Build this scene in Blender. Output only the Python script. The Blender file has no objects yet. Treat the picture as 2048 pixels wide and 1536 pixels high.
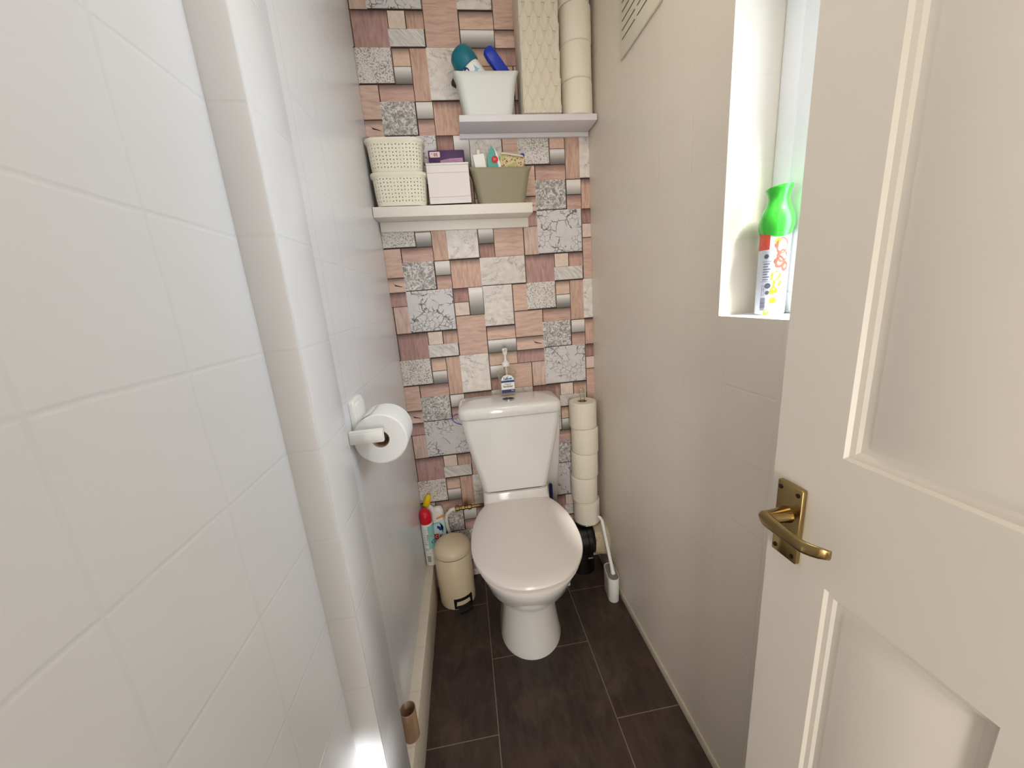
import bpy, bmesh, math, random
from mathutils import Vector, Matrix
random.seed(7)
PI = math.pi
SC = bpy.context.scene
COL = bpy.data.collections.new('toilet_room'); SC.collection.children.link(COL)
W = 0.87            # room width; back wall is y=0, camera looks along +y

# ------------------------------------------------------------------ colour / materials
def lin(c):
    return tuple((v/255/12.92 if v/255 <= 0.04045 else ((v/255+0.055)/1.055)**2.4) for v in c)
def rgba(c): return (*lin(c), 1)

def newmat(name):
    m = bpy.data.materials.new(name); m.use_nodes = True
    nt = m.node_tree; b = nt.nodes['Principled BSDF']
    return m, nt, b
def N(nt, t, **k):
    n = nt.nodes.new(t)
    for a, v in k.items(): setattr(n, a, v)
    return n
def L(nt, a, b): nt.links.new(a, b)
def val(nt, op, a, b=None, c=None, clamp=False):
    n = N(nt, 'ShaderNodeMath', operation=op, use_clamp=clamp)
    for i, x in enumerate((a, b, c)):
        if x is None: continue
        if isinstance(x, (int, float)): n.inputs[i].default_value = x
        else: L(nt, x, n.inputs[i])
    return n.outputs[0]
def mixc(nt, f, a, b, mode='MIX'):
    n = N(nt, 'ShaderNodeMix', data_type='RGBA', blend_type=mode)
    for i, x in ((0, f), (6, a), (7, b)):
        if isinstance(x, (int, float)): n.inputs[i].default_value = x
        elif isinstance(x, tuple): n.inputs[i].default_value = x
        else: L(nt, x, n.inputs[i])
    return n.outputs[2]
def coords(nt, scale=(1, 1, 1)):
    g = N(nt, 'ShaderNodeNewGeometry')
    mp = N(nt, 'ShaderNodeMapping'); mp.inputs['Scale'].default_value = scale
    L(nt, g.outputs['Position'], mp.inputs['Vector'])
    return mp.outputs[0]
def noise(nt, vec, scale, detail=4, rough=0.55, dist=0.0):
    n = N(nt, 'ShaderNodeTexNoise'); n.inputs['Scale'].default_value = scale
    n.inputs['Detail'].default_value = detail; n.inputs['Roughness'].default_value = rough
    n.inputs['Distortion'].default_value = dist
    if vec is not None: L(nt, vec, n.inputs['Vector'])
    return n
def ramp(nt, f, stops):
    r = N(nt, 'ShaderNodeValToRGB'); e = r.color_ramp.elements
    while len(e) < len(stops): e.new(0.5)
    for el, (p, c) in zip(e, stops): el.position = p; el.color = c
    L(nt, f, r.inputs[0]); return r.outputs[0]
def bump(nt, b, h, strength=0.2, dist=0.002):
    n = N(nt, 'ShaderNodeBump'); n.inputs['Strength'].default_value = strength
    n.inputs['Distance'].default_value = dist
    L(nt, h, n.inputs['Height']); L(nt, n.outputs[0], b.inputs['Normal'])

def plain(name, c, rough=0.5, metal=0.0, var=0.06, nscale=30, bumpk=0.0, spec=0.5, coat=0.0):
    m, nt, b = newmat(name)
    n = noise(nt, coords(nt), nscale)
    d = tuple(max(0, v*(1-var)) for v in lin(c)) + (1,)
    col = mixc(nt, n.outputs[0], d, rgba(c))
    L(nt, col, b.inputs['Base Color'])
    b.inputs['Roughness'].default_value = rough; b.inputs['Metallic'].default_value = metal
    b.inputs['Specular IOR Level'].default_value = spec
    b.inputs['Coat Weight'].default_value = coat
    b.inputs['Coat Roughness'].default_value = 0.08
    if bumpk: bump(nt, b, n.outputs[0], bumpk, 0.002)
    return m

def tile_mat(name, c, oy, py, oz, pz, rough=0.28, groove=0.74, axis='Y', bk=0.22):
    """painted-over square wall tiles: shallow grooves on a glossy uneven paint film"""
    m, nt, b = newmat(name)
    g = N(nt, 'ShaderNodeNewGeometry'); s = N(nt, 'ShaderNodeSeparateXYZ'); L(nt, g.outputs['Position'], s.inputs[0])
    wob = noise(nt, g.outputs['Position'], 7, 2)
    off = val(nt, 'MULTIPLY_ADD', wob.outputs[0], 0.006, -0.003)
    def dist(o, off0, p):
        q = val(nt, 'ADD', val(nt, 'ADD', o, off), -off0 + 50*p)
        q = val(nt, 'MODULO', q, p)
        return val(nt, 'MINIMUM', q, val(nt, 'SUBTRACT', p, q))
    dz = dist(s.outputs['Z'], oz, pz)
    if axis: d = val(nt, 'MINIMUM', dist(s.outputs[axis], oy, py), dz)
    else: d = dz
    mr = N(nt, 'ShaderNodeMapRange', interpolation_type='SMOOTHSTEP')
    mr.inputs['From Min'].default_value = 0.0004; mr.inputs['From Max'].default_value = 0.0038
    L(nt, d, mr.inputs['Value'])
    big = noise(nt, g.outputs['Position'], 5, 3)
    fine = noise(nt, g.outputs['Position'], 60, 3)
    blotch = noise(nt, g.outputs['Position'], 11, 2)
    dark = tuple(v*groove for v in lin(c)) + (1,)  # crease shade put into the colour of the painted-over joints
    gm = val(nt, 'MULTIPLY_ADD', val(nt, 'SUBTRACT', 1.0, mr.outputs[0]), val(nt, 'MULTIPLY', blotch.outputs[0], 0.8), 0.0, clamp=True)
    base = mixc(nt, big.outputs[0], tuple(v*0.94 for v in lin(c)) + (1,), rgba(c))
    L(nt, mixc(nt, gm, base, dark), b.inputs['Base Color'])
    b.inputs['Roughness'].default_value = rough
    b.inputs['Specular IOR Level'].default_value = 0.45
    h = val(nt, 'ADD', val(nt, 'MULTIPLY', mr.outputs[0], 1.0), val(nt, 'MULTIPLY', big.outputs[0], 0.9))
    h = val(nt, 'ADD', h, val(nt, 'MULTIPLY', fine.outputs[0], 0.10))
    bump(nt, b, h, bk, 0.0022)
    return m

def block_mat(name, kind):
    """printed wallpaper: colour attribute times a procedural stone or timber pattern"""
    m, nt, b = newmat(name)
    at = N(nt, 'ShaderNodeAttribute', attribute_name='Col')
    v = coords(nt)
    c1 = (1, 1, 1, 1)
    if kind == 'grain_h':
        n = noise(nt, coords(nt, (14, 1, 90)), 1.0, 5, 0.6, 0.6)
        t = ramp(nt, n.outputs[0], [(0.25, (.70, .64, .62, 1)), (0.5, (.95, .94, .93, 1)), (0.75, (1.12, 1.12, 1.12, 1))])
    elif kind == 'grain_v':
        n = noise(nt, coords(nt, (90, 1, 14)), 1.0, 5, 0.6, 0.6)
        t = ramp(nt, n.outputs[0], [(0.25, (.66, .60, .58, 1)), (0.5, (.95, .93, .92, 1)), (0.75, (1.2, 1.2, 1.2, 1))])
    elif kind == 'stone':
        n = noise(nt, v, 45, 6, 0.65)
        t = ramp(nt, n.outputs[0], [(0.3, (.85, .83, .82, 1)), (0.6, (1.02, 1.02, 1.02, 1))])
    elif kind == 'marble':
        n = noise(nt, coords(nt, (1, 1, 1.5)), 9, 6, 0.6, 1.2)
        a = val(nt, 'ABSOLUTE', val(nt, 'SUBTRACT', n.outputs[0], 0.5))
        n3 = noise(nt, v, 14, 3)
        a = val(nt, 'ADD', a, val(nt, 'MULTIPLY', val(nt, 'SUBTRACT', n3.outputs[0], 0.45), 0.12, clamp=True))
        t = ramp(nt, a, [(0.0, (.50, .48, .47, 1)), (0.008, (.80, .79, .78, 1)), (0.03, (1.0, 1.0, 1.0, 1)), (0.2, (1.06, 1.06, 1.06, 1))])
        n2 = noise(nt, v, 40, 5); t = mixc(nt, 0.6, t, ramp(nt, n2.outputs[0], [(0.3, (.80, .80, .80, 1)), (0.6, (1.06, 1.06, 1.06, 1))]), 'MULTIPLY')
    elif kind == 'crackle':
        wob = noise(nt, v, 30, 2)
        mv = N(nt, 'ShaderNodeVectorMath', operation='MULTIPLY_ADD'); L(nt, wob.outputs['Color'], mv.inputs[0])
        mv.inputs[1]  .default_value = (.028, .028, .028); L(nt, v, mv.inputs[2])
        es = []
        for sc_, k_ in ((20, 0.44), (44, 0.50)):
            w = N(nt, 'ShaderNodeTexVoronoi', feature='DISTANCE_TO_EDGE'); w.inputs['Scale'].default_value = sc_
            L(nt, mv.outputs[0], w.inputs['Vector'])
            msk = noise(nt, v, 13 if sc_ < 40 else 10, 2)
            es.append(val(nt, 'ADD', w.outputs['Distance'], val(nt, 'MULTIPLY', val(nt, 'SUBTRACT', msk.outputs[0], k_), 0.5, clamp=True) if sc_ < 40 else val(nt, 'MULTIPLY', val(nt, 'SUBTRACT', k_, msk.outputs[0]), 0.9, clamp=True)))
        e = val(nt, 'MINIMUM', *es)
        t = ramp(nt, e, [(0.0, (.14, .13, .13, 1)), (0.02, (.40, .39, .39, 1)), (0.04, (1, 1, 1, 1))])
        n2 = noise(nt, v, 30, 5); t = mixc(nt, 0.5, t, ramp(nt, n2.outputs[0], [(0.3, (.85, .85, .85, 1)), (0.6, (1.04, 1.04, 1.04, 1))]), 'MULTIPLY')
    elif kind == 'vein':
        n = noise(nt, v, 34, 2, 0.5, 0.9); n4 = noise(nt, v, 62, 2, 0.5, 1.0)
        a = val(nt, 'MINIMUM', val(nt, 'ABSOLUTE', val(nt, 'SUBTRACT', n.outputs[0], 0.5)), val(nt, 'ADD', val(nt, 'ABSOLUTE', val(nt, 'SUBTRACT', n4.outputs[0], 0.52)), 0.01))
        t = ramp(nt, a, [(0.0, (1.75, 1.73, 1.70, 1)), (0.018, (1.4, 1.38, 1.36, 1)), (0.045, (.80, .78, .77, 1)), (0.12, (.58, .56, .55, 1))])
        n2 = noise(nt, v, 90, 4); t = mixc(nt, 0.5, t, ramp(nt, n2.outputs[0], [(0.3, (.7, .7, .7, 1)), (0.65, (1.15, 1.15, 1.15, 1))]), 'MULTIPLY')
    elif kind == 'pebble':
        w = N(nt, 'ShaderNodeTexVoronoi'); w.inputs['Scale'].default_value = 210; L(nt, v, w.inputs['Vector'])
        n2 = noise(nt, v, 16, 3)
        e = val(nt, 'ADD', w.outputs['Distance'], val(nt, 'MULTIPLY', n2.outputs[0], 0.62))
        t = ramp(nt, e, [(0.45, (1.05, 1.05, 1.04, 1)), (0.9, (.97, .96, .95, 1)), (0.96, (.80, .79, .78, 1)), (1.0, (.45, .43, .42, 1))])
        n3 = noise(nt, v, 80, 3); t = mixc(nt, 0.6, t, ramp(nt, n3.outputs[0], [(0.35, (.78, .77, .76, 1)), (0.6, (1.05, 1.05, 1.05, 1))]), 'MULTIPLY')
    elif kind == 'slate':
        n = noise(nt, None, 1.0, 5, 0.6, 1.2)
        mp = N(nt, 'ShaderNodeMapping'); mp.inputs['Rotation'].default_value = (0, math.radians(-40), 0); m2 = N(nt, 'ShaderNodeMapping'); m2.inputs['Scale'].default_value = (14, 1, 90)
        g = N(nt, 'ShaderNodeNewGeometry'); L(nt, g.outputs['Position'], mp.inputs['Vector']); L(nt, mp.outputs[0], m2.inputs['Vector']); L(nt, m2.outputs[0], n.inputs['Vector'])
        t = ramp(nt, n.outputs[0], [(0.3, (.62, .61, .61, 1)), (0.48, (.90, .89, .88, 1)), (0.62, (1.08, 1.08, 1.07, 1))])
    else:
        n = noise(nt, v, 200, 2); t = ramp(nt, n.outputs[0], [(0.2, (.97, .97, .97, 1)), (0.8, (1.02, 1.02, 1.02, 1))])
    L(nt, mixc(nt, 1.0, at.outputs['Color'], t, 'MULTIPLY'), b.inputs['Base Color'])
    b.inputs['Roughness'].default_value = 0.55; b.inputs['Specular IOR Level'].default_value = 0.3
    return m

M = {}
M['tile_left'] = tile_mat('painted_tile_left', (227, 228, 231), -0.289, 0.1515, 1.306, 0.157, rough=0.24, groove=0.91, bk=0.17)  # cool tint puts the window's daylight into the wall paint
M['tile_right'] = tile_mat('painted_tile_right', (228, 218, 204), -0.250, 0.152, 0.967, 0.1585, rough=0.3, groove=0.92, bk=0.13)  # warm tint puts shade and bounced light into the wall paint
M['tile_ledge'] = tile_mat('painted_tile_ledge', (236, 226, 208), -0.215, 0.1515, 1.306, 0.157, rough=0.35)
M['paint'] = plain('white_wall_paint', (232, 228, 220), 0.6, bumpk=0.03)
M['ceil'] = plain('ceiling_paint', (238, 228, 208), 0.8)
M['cream_trim'] = plain('cream_trim_paint', (226, 218, 196), 0.5, var=0.15, nscale=60, bumpk=0.15)
M['door'] = plain('door_gloss_paint', (226, 218, 206), 0.36, var=0.03, nscale=8, bumpk=0.02)  # warm bounced light is tinted into the door colour
M['upvc'] = plain('white_window_plastic', (238, 241, 244), 0.3)
M['ceramic'] = plain('white_ceramic', (238, 236, 232), 0.10, var=0.01, coat=0.6)
M['seat'] = plain('seat_plastic', (236, 228, 221), 0.22, var=0.02)
M['shelf'] = plain('shelf_white_foil', (236, 230, 220), 0.45, var=0.03)
M['shelf_grey'] = plain('shelf_cool_white_foil', (226, 222, 226), 0.4, var=0.03)
M['basket_cream'] = plain('cream_plastic', (240, 234, 214), 0.45, var=0.03)
M['white_plastic'] = plain('white_plastic', (240, 240, 236), 0.35, var=0.02)
M['grey_white'] = plain('cool_white_plastic', (224, 228, 224), 0.4, var=0.03)
M['white_board'] = plain('white_ribbed_board', (234, 226, 222), 0.6, var=0.03, nscale=80)
M['olive'] = plain('olive_grey_plastic', (150, 143, 118), 0.45, var=0.04)
M['paper'] = plain('toilet_tissue', (240, 232, 216), 0.9, var=0.05, nscale=180, bumpk=0.25, spec=0.1)
M['paper_w'] = plain('white_toilet_tissue', (240, 240, 240), 0.9, var=0.05, nscale=180, bumpk=0.25, spec=0.1)
M['cardboard'] = plain('brown_card', (178, 146, 118), 0.85, var=0.12)
M['chrome'] = plain('chrome', (200, 200, 200), 0.12, 1.0)
M['wire'] = plain('chrome_wire', (200, 196, 190), 0.2, 1.0)
M['brass'] = plain('aged_brass', (180, 154, 104), 0.2, 1.0, var=0.3, nscale=25, bumpk=0.03)
M['brass_dark'] = plain('dull_brass', (150, 124, 82), 0.35, 1.0, var=0.4, nscale=40)
M['screw_dark'] = plain('dark_screw', (60, 46, 34), 0.4, 0.8)
M['black'] = plain('black_plastic', (18, 17, 17), 0.35)
M['bin'] = plain('cream_enamel', (232, 214, 184), 0.3, var=0.02)
M['grey_rubber'] = plain('grey_silicone', (138, 134, 128), 0.6)
M['teal'] = plain('teal_plastic', (0, 112, 132), 0.35)
M['blue'] = plain('blue_plastic', (10, 52, 178), 0.3)
M['navy'] = plain('navy_print', (24, 34, 104), 0.45)
M['darkblue'] = plain('dark_blue_print', (20, 50, 120), 0.4)
M['sky'] = plain('light_blue_print', (120, 196, 226), 0.4)
M['aqua'] = plain('aqua_print', (150, 214, 214), 0.4)
M['purple'] = plain('purple_card', (62, 22, 84), 0.4)
M['lilac'] = plain('lilac_print', (206, 150, 190), 0.4, var=0.5, nscale=60)
M['pink'] = plain('pale_pink_print', (240, 206, 206), 0.45)
M['ink'] = plain('black_ink', (26, 22, 26), 0.5)
M['greyink'] = plain('grey_ink', (92, 92, 110), 0.5)
M['label'] = plain('white_label', (240, 240, 236), 0.45, var=0.02)
M['palegrey'] = plain('pale_grey_label', (206, 210, 220), 0.45, var=0.02)
M['red'] = plain('red_plastic', (222, 20, 46), 0.3)
M['redprint'] = plain('red_print', (206, 24, 34), 0.45)
M['coral'] = plain('coral_petal_print', (240, 96, 74), 0.45, var=0.45, nscale=70)
M['yellow'] = plain('yellow_plastic', (250, 216, 10), 0.35)
M['limeprint'] = plain('lime_leaf_print', (166, 216, 40), 0.45, var=0.4, nscale=90)
M['greenprint'] = plain('green_print', (60, 150, 60), 0.45, var=0.4, nscale=80)
M['orange'] = plain('orange_print', (240, 160, 60), 0.45)
M['green'] = plain('green_plastic', (58, 186, 50), 0.25, coat=0.3)
M['mint'] = plain('mint_pack', (90, 170, 158), 0.4)
M['plaster'] = plain('crumbled_plaster', (214, 196, 166), 0.9, var=0.45, nscale=60, bumpk=0.8)
M['vent'] = plain('cream_vent_plastic', (224, 216, 196), 0.5)
M['slot'] = plain('dark_slot', (104, 94, 80), 0.8)
M['hose'] = plain('white_hose', (232, 228, 214), 0.4)
M['bluecord'] = plain('blue_cord', (70, 84, 190), 0.6)
M['sheet'] = plain('white_sheet_plastic', (232, 224, 224), 0.5)

def glass_mat(name, tint=(1, 1, 1), gloss=0.05):
    m, nt, b = newmat(name); nt.nodes.remove(b)
    t = N(nt, 'ShaderNodeBsdfTransparent'); t.inputs[0].default_value = (*tint, 1)
    g = N(nt, 'ShaderNodeBsdfGlossy'); g.inputs['Roughness'].default_value = 0.03
    mx = N(nt, 'ShaderNodeMixShader'); mx.inputs[0].default_value = gloss
    n = noise(nt, coords(nt), 20); L(nt, mixc(nt, n.outputs[0], (*tint, 1), tuple(v*.99 for v in tint)+(1,)), t.inputs[0])
    L(nt, t.outputs[0], mx.inputs[1]); L(nt, g.outputs[0], mx.inputs[2])
    L(nt, mx.outputs[0], nt.nodes['Material Output'].inputs[0]); return m
M['glass'] = glass_mat('window_glass', (0.97, 0.99, 1.0))
def clear_mat():
    m, nt, b = newmat('clear_bottle_gel')
    nz = noise(nt, coords(nt), 40); L(nt, mixc(nt, nz.outputs[0], (0.62, 0.58, 0.48, 1), (0.70, 0.66, 0.56, 1)), b.inputs['Base Color'])
    b.inputs['Roughness'].default_value = 0.08
    t = N(nt, 'ShaderNodeBsdfTransparent'); t.inputs[0].default_value = (0.96, 0.95, 0.90, 1)
    lw = N(nt, 'ShaderNodeLayerWeight'); lw.inputs[0].default_value = 0.35
    mx = N(nt, 'ShaderNodeMixShader'); L(nt, val(nt, 'MULTIPLY_ADD', lw.outputs['Facing'], 0.55, 0.14, clamp=True), mx.inputs[0])
    L(nt, t.outputs[0], mx.inputs[1]); L(nt, b.outputs[0], mx.inputs[2]); L(nt, mx.outputs[0], nt.nodes['Material Output'].inputs[0])
    return m
M['clear'] = clear_mat()
def floral_mat():
    m, nt, b = newmat('floral_pack_print'); v = coords(nt)
    w = N(nt, 'ShaderNodeTexVoronoi'); w.inputs['Scale'].default_value = 120; L(nt, v, w.inputs['Vector'])
    c = ramp(nt, w.outputs['Distance'], [(0.0, rgba((110, 40, 36))), (0.28, rgba((150, 60, 50))), (0.36, rgba((206, 186, 140))), (0.7, rgba((214, 200, 160)))])
    n2 = noise(nt, v, 55, 2)
    c2 = ramp(nt, n2.outputs[0], [(0.56, (0, 0, 0, 1)), (0.61, (1, 1, 1, 1))])
    L(nt, mixc(nt, c2, c, rgba((186, 186, 120))), b.inputs['Base Color']); b.inputs['Roughness'].default_value = 0.35
    return m
M['floral'] = floral_mat()
def slate_floor():
    m, nt, b = newmat('dark_slate_vinyl'); v = coords(nt)
    n1 = noise(nt, v, 6, 6, 0.6, 0.8); n2 = noise(nt, v, 3.2, 3); n3 = noise(nt, coords(nt, (30, 9, 1)), 1, 5, 0.6, 1.0)
    c = ramp(nt, n1.outputs[0], [(0.3, rgba((50, 38, 34))), (0.52, rgba((66, 53, 48))), (0.72, rgba((94, 78, 70)))])
    c = mixc(nt, ramp(nt, n2.outputs[0], [(0.5, (0, 0, 0, 1)), (0.7, (.55, .55, .55, 1))]), c, rgba((92, 66, 54)))
    c = mixc(nt, 0.35, c, ramp(nt, n3.outputs[0], [(0.3, rgba((40, 32, 29))), (0.6, rgba((84, 74, 70)))]))
    L(nt, c, b.inputs['Base Color']); b.inputs['Roughness'].default_value = 0.42
    b.inputs['Specular IOR Level'].default_value = 0.35
    bump(nt, b, n3.outputs[0], 0.12, 0.002); return m
M['slate'] = slate_floor()
M['grout'] = plain('pale_grout', (150, 136, 120), 0.8, var=0.2)

# ------------------------------------------------------------------ mesh helpers
class MB:
    def __init__(s): s.bm = bmesh.new(); s.mi = 0
    def face(s, vs):
        try: f = s.bm.faces.new(vs)
        except ValueError: return None
        f.material_index = s.mi; f.smooth = True; return f
    def poly(s, pts): return s.face([s.bm.verts.new(p) for p in pts])
    def box(s, x0, x1, y0, y1, z0, z1, bev=0.0, seg=2, rot=None, about=None):
        t = bmesh.new()
        v = [t.verts.new((x, y, z)) for z in (z0, z1) for y in (y0, y1) for x in (x0, x1)]
        for q in ((0, 2, 3, 1), (4, 5, 7, 6), (0, 1, 5, 4), (2, 6, 7, 3), (0, 4, 6, 2), (1, 3, 7, 5)): t.faces.new([v[i] for i in q])
        if bev: bmesh.ops.bevel(t, geom=t.edges[:], offset=bev, segments=seg, affect='EDGES', profile=0.5)
        if rot is not None:
            c = Vector(about or ((x0+x1)/2, (y0+y1)/2, (z0+z1)/2))
            bmesh.ops.transform(t, matrix=Matrix.Translation(c) @ rot.to_4x4() @ Matrix.Translation(-c), verts=t.verts[:])
        s.merge(t); return s
    def merge(s, t):
        mp = {v: s.bm.verts.new(v.co) for v in t.verts}
        for f in t.faces: s.face([mp[v] for v in f.verts])
        t.free()
    def loft(s, rings, cap0=True, cap1=True, closed=True):
        R = [[s.bm.verts.new(p) for p in r] for r in rings]; n = len(R[0])
        for a, b in zip(R, R[1:]):
            for i in range(n if closed else n-1):
                j = (i+1) % n; s.face([a[i], a[j], b[j], b[i]])
        if cap0: s.face(R[0][::-1])
        if cap1: s.face(R[-1])
        return s
    def lathe(s, prof, c=(0, 0, 0), seg=40, mat=None, cap0=True, cap1=True):
        rings = [[(r*math.cos(2*PI*i/seg), r*math.sin(2*PI*i/seg), z) for i in range(seg)] for r, z in prof]
        mt = Matrix.Translation(Vector(c)) @ (mat.to_4x4() if mat is not None else Matrix())
        rings = [[mt @ Vector(p) for p in r] for r in rings]
        return s.loft(rings, cap0, cap1)
    def tube(s, pts, r, seg=12, caps=True):
        pts = [Vector(p) for p in pts]; rs = r if isinstance(r, (list, tuple)) else [r]*len(pts)
        rings = []; up = None
        for i, p in enumerate(pts):
            d = (pts[min(i+1, len(pts)-1)] - pts[max(i-1, 0)]).normalized()
            if up is None: up = d.orthogonal().normalized()
            else: up = (up - d*up.dot(d)).normalized()
            w = d.cross(up)
            rings.append([p + rs[i]*(math.cos(2*PI*k/seg)*up + math.sin(2*PI*k/seg)*w) for k in range(seg)])
        return s.loft(rings, caps, caps)
    def build(s, name, mats, parent=None, sharp=38, loc=None, mods=None):
        bmesh.ops.recalc_face_normals(s.bm, faces=s.bm.faces[:])
        me = bpy.data.meshes.new(name); s.bm.to_mesh(me); s.bm.free()
        for m in (mats if isinstance(mats, (list, tuple)) else [mats]): me.materials.append(m)
        me.set_sharp_from_angle(angle=math.radians(sharp))
        return link(name, me, parent, loc)
def woff(o):
    v = Vector((0, 0, 0))
    while o: v = v + o.location; o = o.parent
    return v
def link(name, me, parent=None, loc=None):
    """meshes are modelled in room coordinates; shift them into the parent's frame"""
    o = bpy.data.objects.new(name, me); COL.objects.link(o)
    if parent is not None: me.transform(Matrix.Translation(-woff(parent))); o.parent = parent
    elif loc is not None: me.transform(Matrix.Translation(-Vector(loc))); o.location = loc
    return o
def thing(name, label, cat, loc=(0, 0, 0), group=None):
    o = bpy.data.objects.new(name, None); COL.objects.link(o); o.location = loc; o.empty_display_size = 0.05
    return tag(o, label, cat, group)
def tag(o, label, cat, group=None):
    o['label'] = label; o['category'] = cat
    if group: o['group'] = group
    return o
def struct(o): o['kind'] = 'structure'; return o
def plabel(o, t): o['label'] = t; return o
def dup(root, loc, label=None, group=None):
    r = root.copy(); COL.objects.link(r); r.location = loc
    if label: r['label'] = label
    if group: r['group'] = group
    for ch in list(root.children):
        c = ch.copy(); COL.objects.link(c); c.parent = r
        for g in list(ch.children):
            d = g.copy(); COL.objects.link(d); d.parent = c
    return r
def text_bm(body, h, bold=False, squeeze=1.0):
    cu = bpy.data.curves.new('txt', 'FONT'); cu.body = body; cu.align_x = 'CENTER'; cu.align_y = 'CENTER'
    cu.size = h; cu.resolution_u = 2; cu.offset = 0.02*h if bold else 0.0
    o = bpy.data.objects.new('txt', cu); me = bpy.data.meshes.new_from_object(o)
    bm = bmesh.new(); bm.from_mesh(me); bpy.data.meshes.remove(me); bpy.data.objects.remove(o); bpy.data.curves.remove(cu)
    for v in bm.verts: v.co.x *= squeeze
    return bm
def add_text(mb, body, h, fn, bold=False, squeeze=1.0):
    t = text_bm(body, h, bold, squeeze)
    bmesh.ops.triangulate(t, faces=t.faces[:])
    for v in t.verts: v.co = fn(v.co.x, v.co.y)
    mb.merge(t)
def cyl_fn(c, r, a0, z0, rotl=False):
    def f(x, y):
        if rotl: x, y = y, -x
        a = a0 + x/r
        return Vector((c[0] + r*math.sin(a), c[1] - r*math.cos(a), z0 + y))
    return f
def cyl_patch(mb, c, r, a0, a1, z0, z1, n=10):
    P = [[(c[0]+r*math.sin(a0+(a1-a0)*i/n), c[1]-r*math.cos(a0+(a1-a0)*i/n), z) for i in range(n+1)] for z in (z0, z1)]
    mb.loft(P, False, False, closed=False)
def cyl_shape(mb, c, r, outline, a0, z0):
    """flat outline (x,y) bent on a cylinder"""
    f = cyl_fn(c, r, a0, z0); t = bmesh.new()
    t.faces.new([t.verts.new((x, y, 0)) for x, y in outline]); bmesh.ops.triangulate(t, faces=t.faces[:])
    for v in t.verts: v.co = f(v.co.x, v.co.y)
    mb.merge(t)
def rot_to(d): return Vector((0, 0, 1)).rotation_difference(Vector(d).normalized()).to_matrix()
def rrect(cx, cy, hx, hy, r, z, n=6):
    p = []
    for sx, sy, a in ((1, 1, 0), (-1, 1, 90), (-1, -1, 180), (1, -1, 270)):
        for i in range(n+1):
            t = math.radians(a + 90*i/n); p.append((cx + sx*(hx-r) + r*math.cos(t), cy + sy*(hy-r) + r*math.sin(t), z))
    return p

# ------------------------------------------------------------------ room shell
YF = -1.80; ZC = 2.50
# floor: vinyl slate strips with pale joints
mb = MB(); mb.mi = 1
mb.box(-0.1, W+0.16, -3.2, 0.1, -0.05, -0.0006)
mb.mi = 0
g = 0.0014
strips = [(-0.12, 0.265, [0.1, -0.193, -0.722, -1.25, -1.78, -2.31, -2.84, -3.2]),
          (0.265, 0.650, [0.1, -0.466, -0.99, -1.52, -2.05, -2.58, -3.2]),
          (0.650, 1.03, [0.1, -0.207, -0.747, -1.28, -1.81, -2.34, -2.87, -3.2])]
for x0, x1, ys in strips:
    for ya, yb in zip(ys, ys[1:]):
        mb.poly([(max(x0, -0.1)+g, yb+g, 0), (x1-g, yb+g, 0), (x1-g, ya-g, 0), (max(x0, -0.1)+g, ya-g, 0)])
struct(mb.build('floor', [M['slate'], M['grout']]))
struct(MB().box(-0.1, W+0.16, -3.2, 0.1, ZC, ZC+0.05).build('ceiling', M['ceil']))
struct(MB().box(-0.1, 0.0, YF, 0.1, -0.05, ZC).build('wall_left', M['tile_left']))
# boxed pipe pilaster on the left wall
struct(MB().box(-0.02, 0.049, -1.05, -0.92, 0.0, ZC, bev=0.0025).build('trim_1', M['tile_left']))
# tiled ledge along the foot of the left wall, with its short return at the back
struct(MB().box(0.0, 0.036, -1.05, -0.0015, 0.0, 0.172, bev=0.0015).box(0.03, 0.112, -0.043, -0.0015, 0.0, 0.172, bev=0.0015).build('trim_2', M['tile_ledge']))
# right wall with the window opening
WY0, WY1, WZ0, WZ1 = -1.42, -0.832, 1.28, 2.0
XO = W + 0.13
mb = MB()
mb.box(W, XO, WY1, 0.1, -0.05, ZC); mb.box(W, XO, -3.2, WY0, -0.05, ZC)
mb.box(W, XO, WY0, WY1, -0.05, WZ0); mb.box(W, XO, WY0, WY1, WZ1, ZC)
wr = struct(mb.build('wall_right', [M['tile_right'], tile_mat('painted_tile_reveal', (236, 238, 242), 0, 9, 1.3, 0.157, rough=0.35, groove=0.8, axis=None)]))  # reveal: cooler, paler copy of the tile paint with daylight in its colour
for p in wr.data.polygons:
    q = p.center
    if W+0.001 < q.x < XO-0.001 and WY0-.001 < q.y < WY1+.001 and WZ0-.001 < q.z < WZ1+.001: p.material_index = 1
# front wall with the doorway the camera stands in front of, and the hall behind it
mb = MB(); mb.box(-0.1, 0.10, YF-0.1, YF, -0.05, ZC); mb.box(0.785, W, YF-0.1, YF, -0.05, ZC); mb.box(0.10, 0.785, YF-0.1, YF, 2.0, ZC)
struct(mb.build('wall_front', M['paint']))
struct(MB().box(-0.1, W+0.16, -3.25, -3.2, -0.05, ZC).build('wall_hall', M['paint']))
struct(MB().box(-0.15, -0.1, -3.2, YF, -0.05, ZC).build('wall_hall_left', M['paint']))
# sealed skirting strip along the right wall
mb = MB(); mb.box(W-0.005, W, YF, -0.002, 0.0, 0.036, bev=0.002)
struct(mb.build('baseboard_right', M['cream_trim']))

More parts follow.
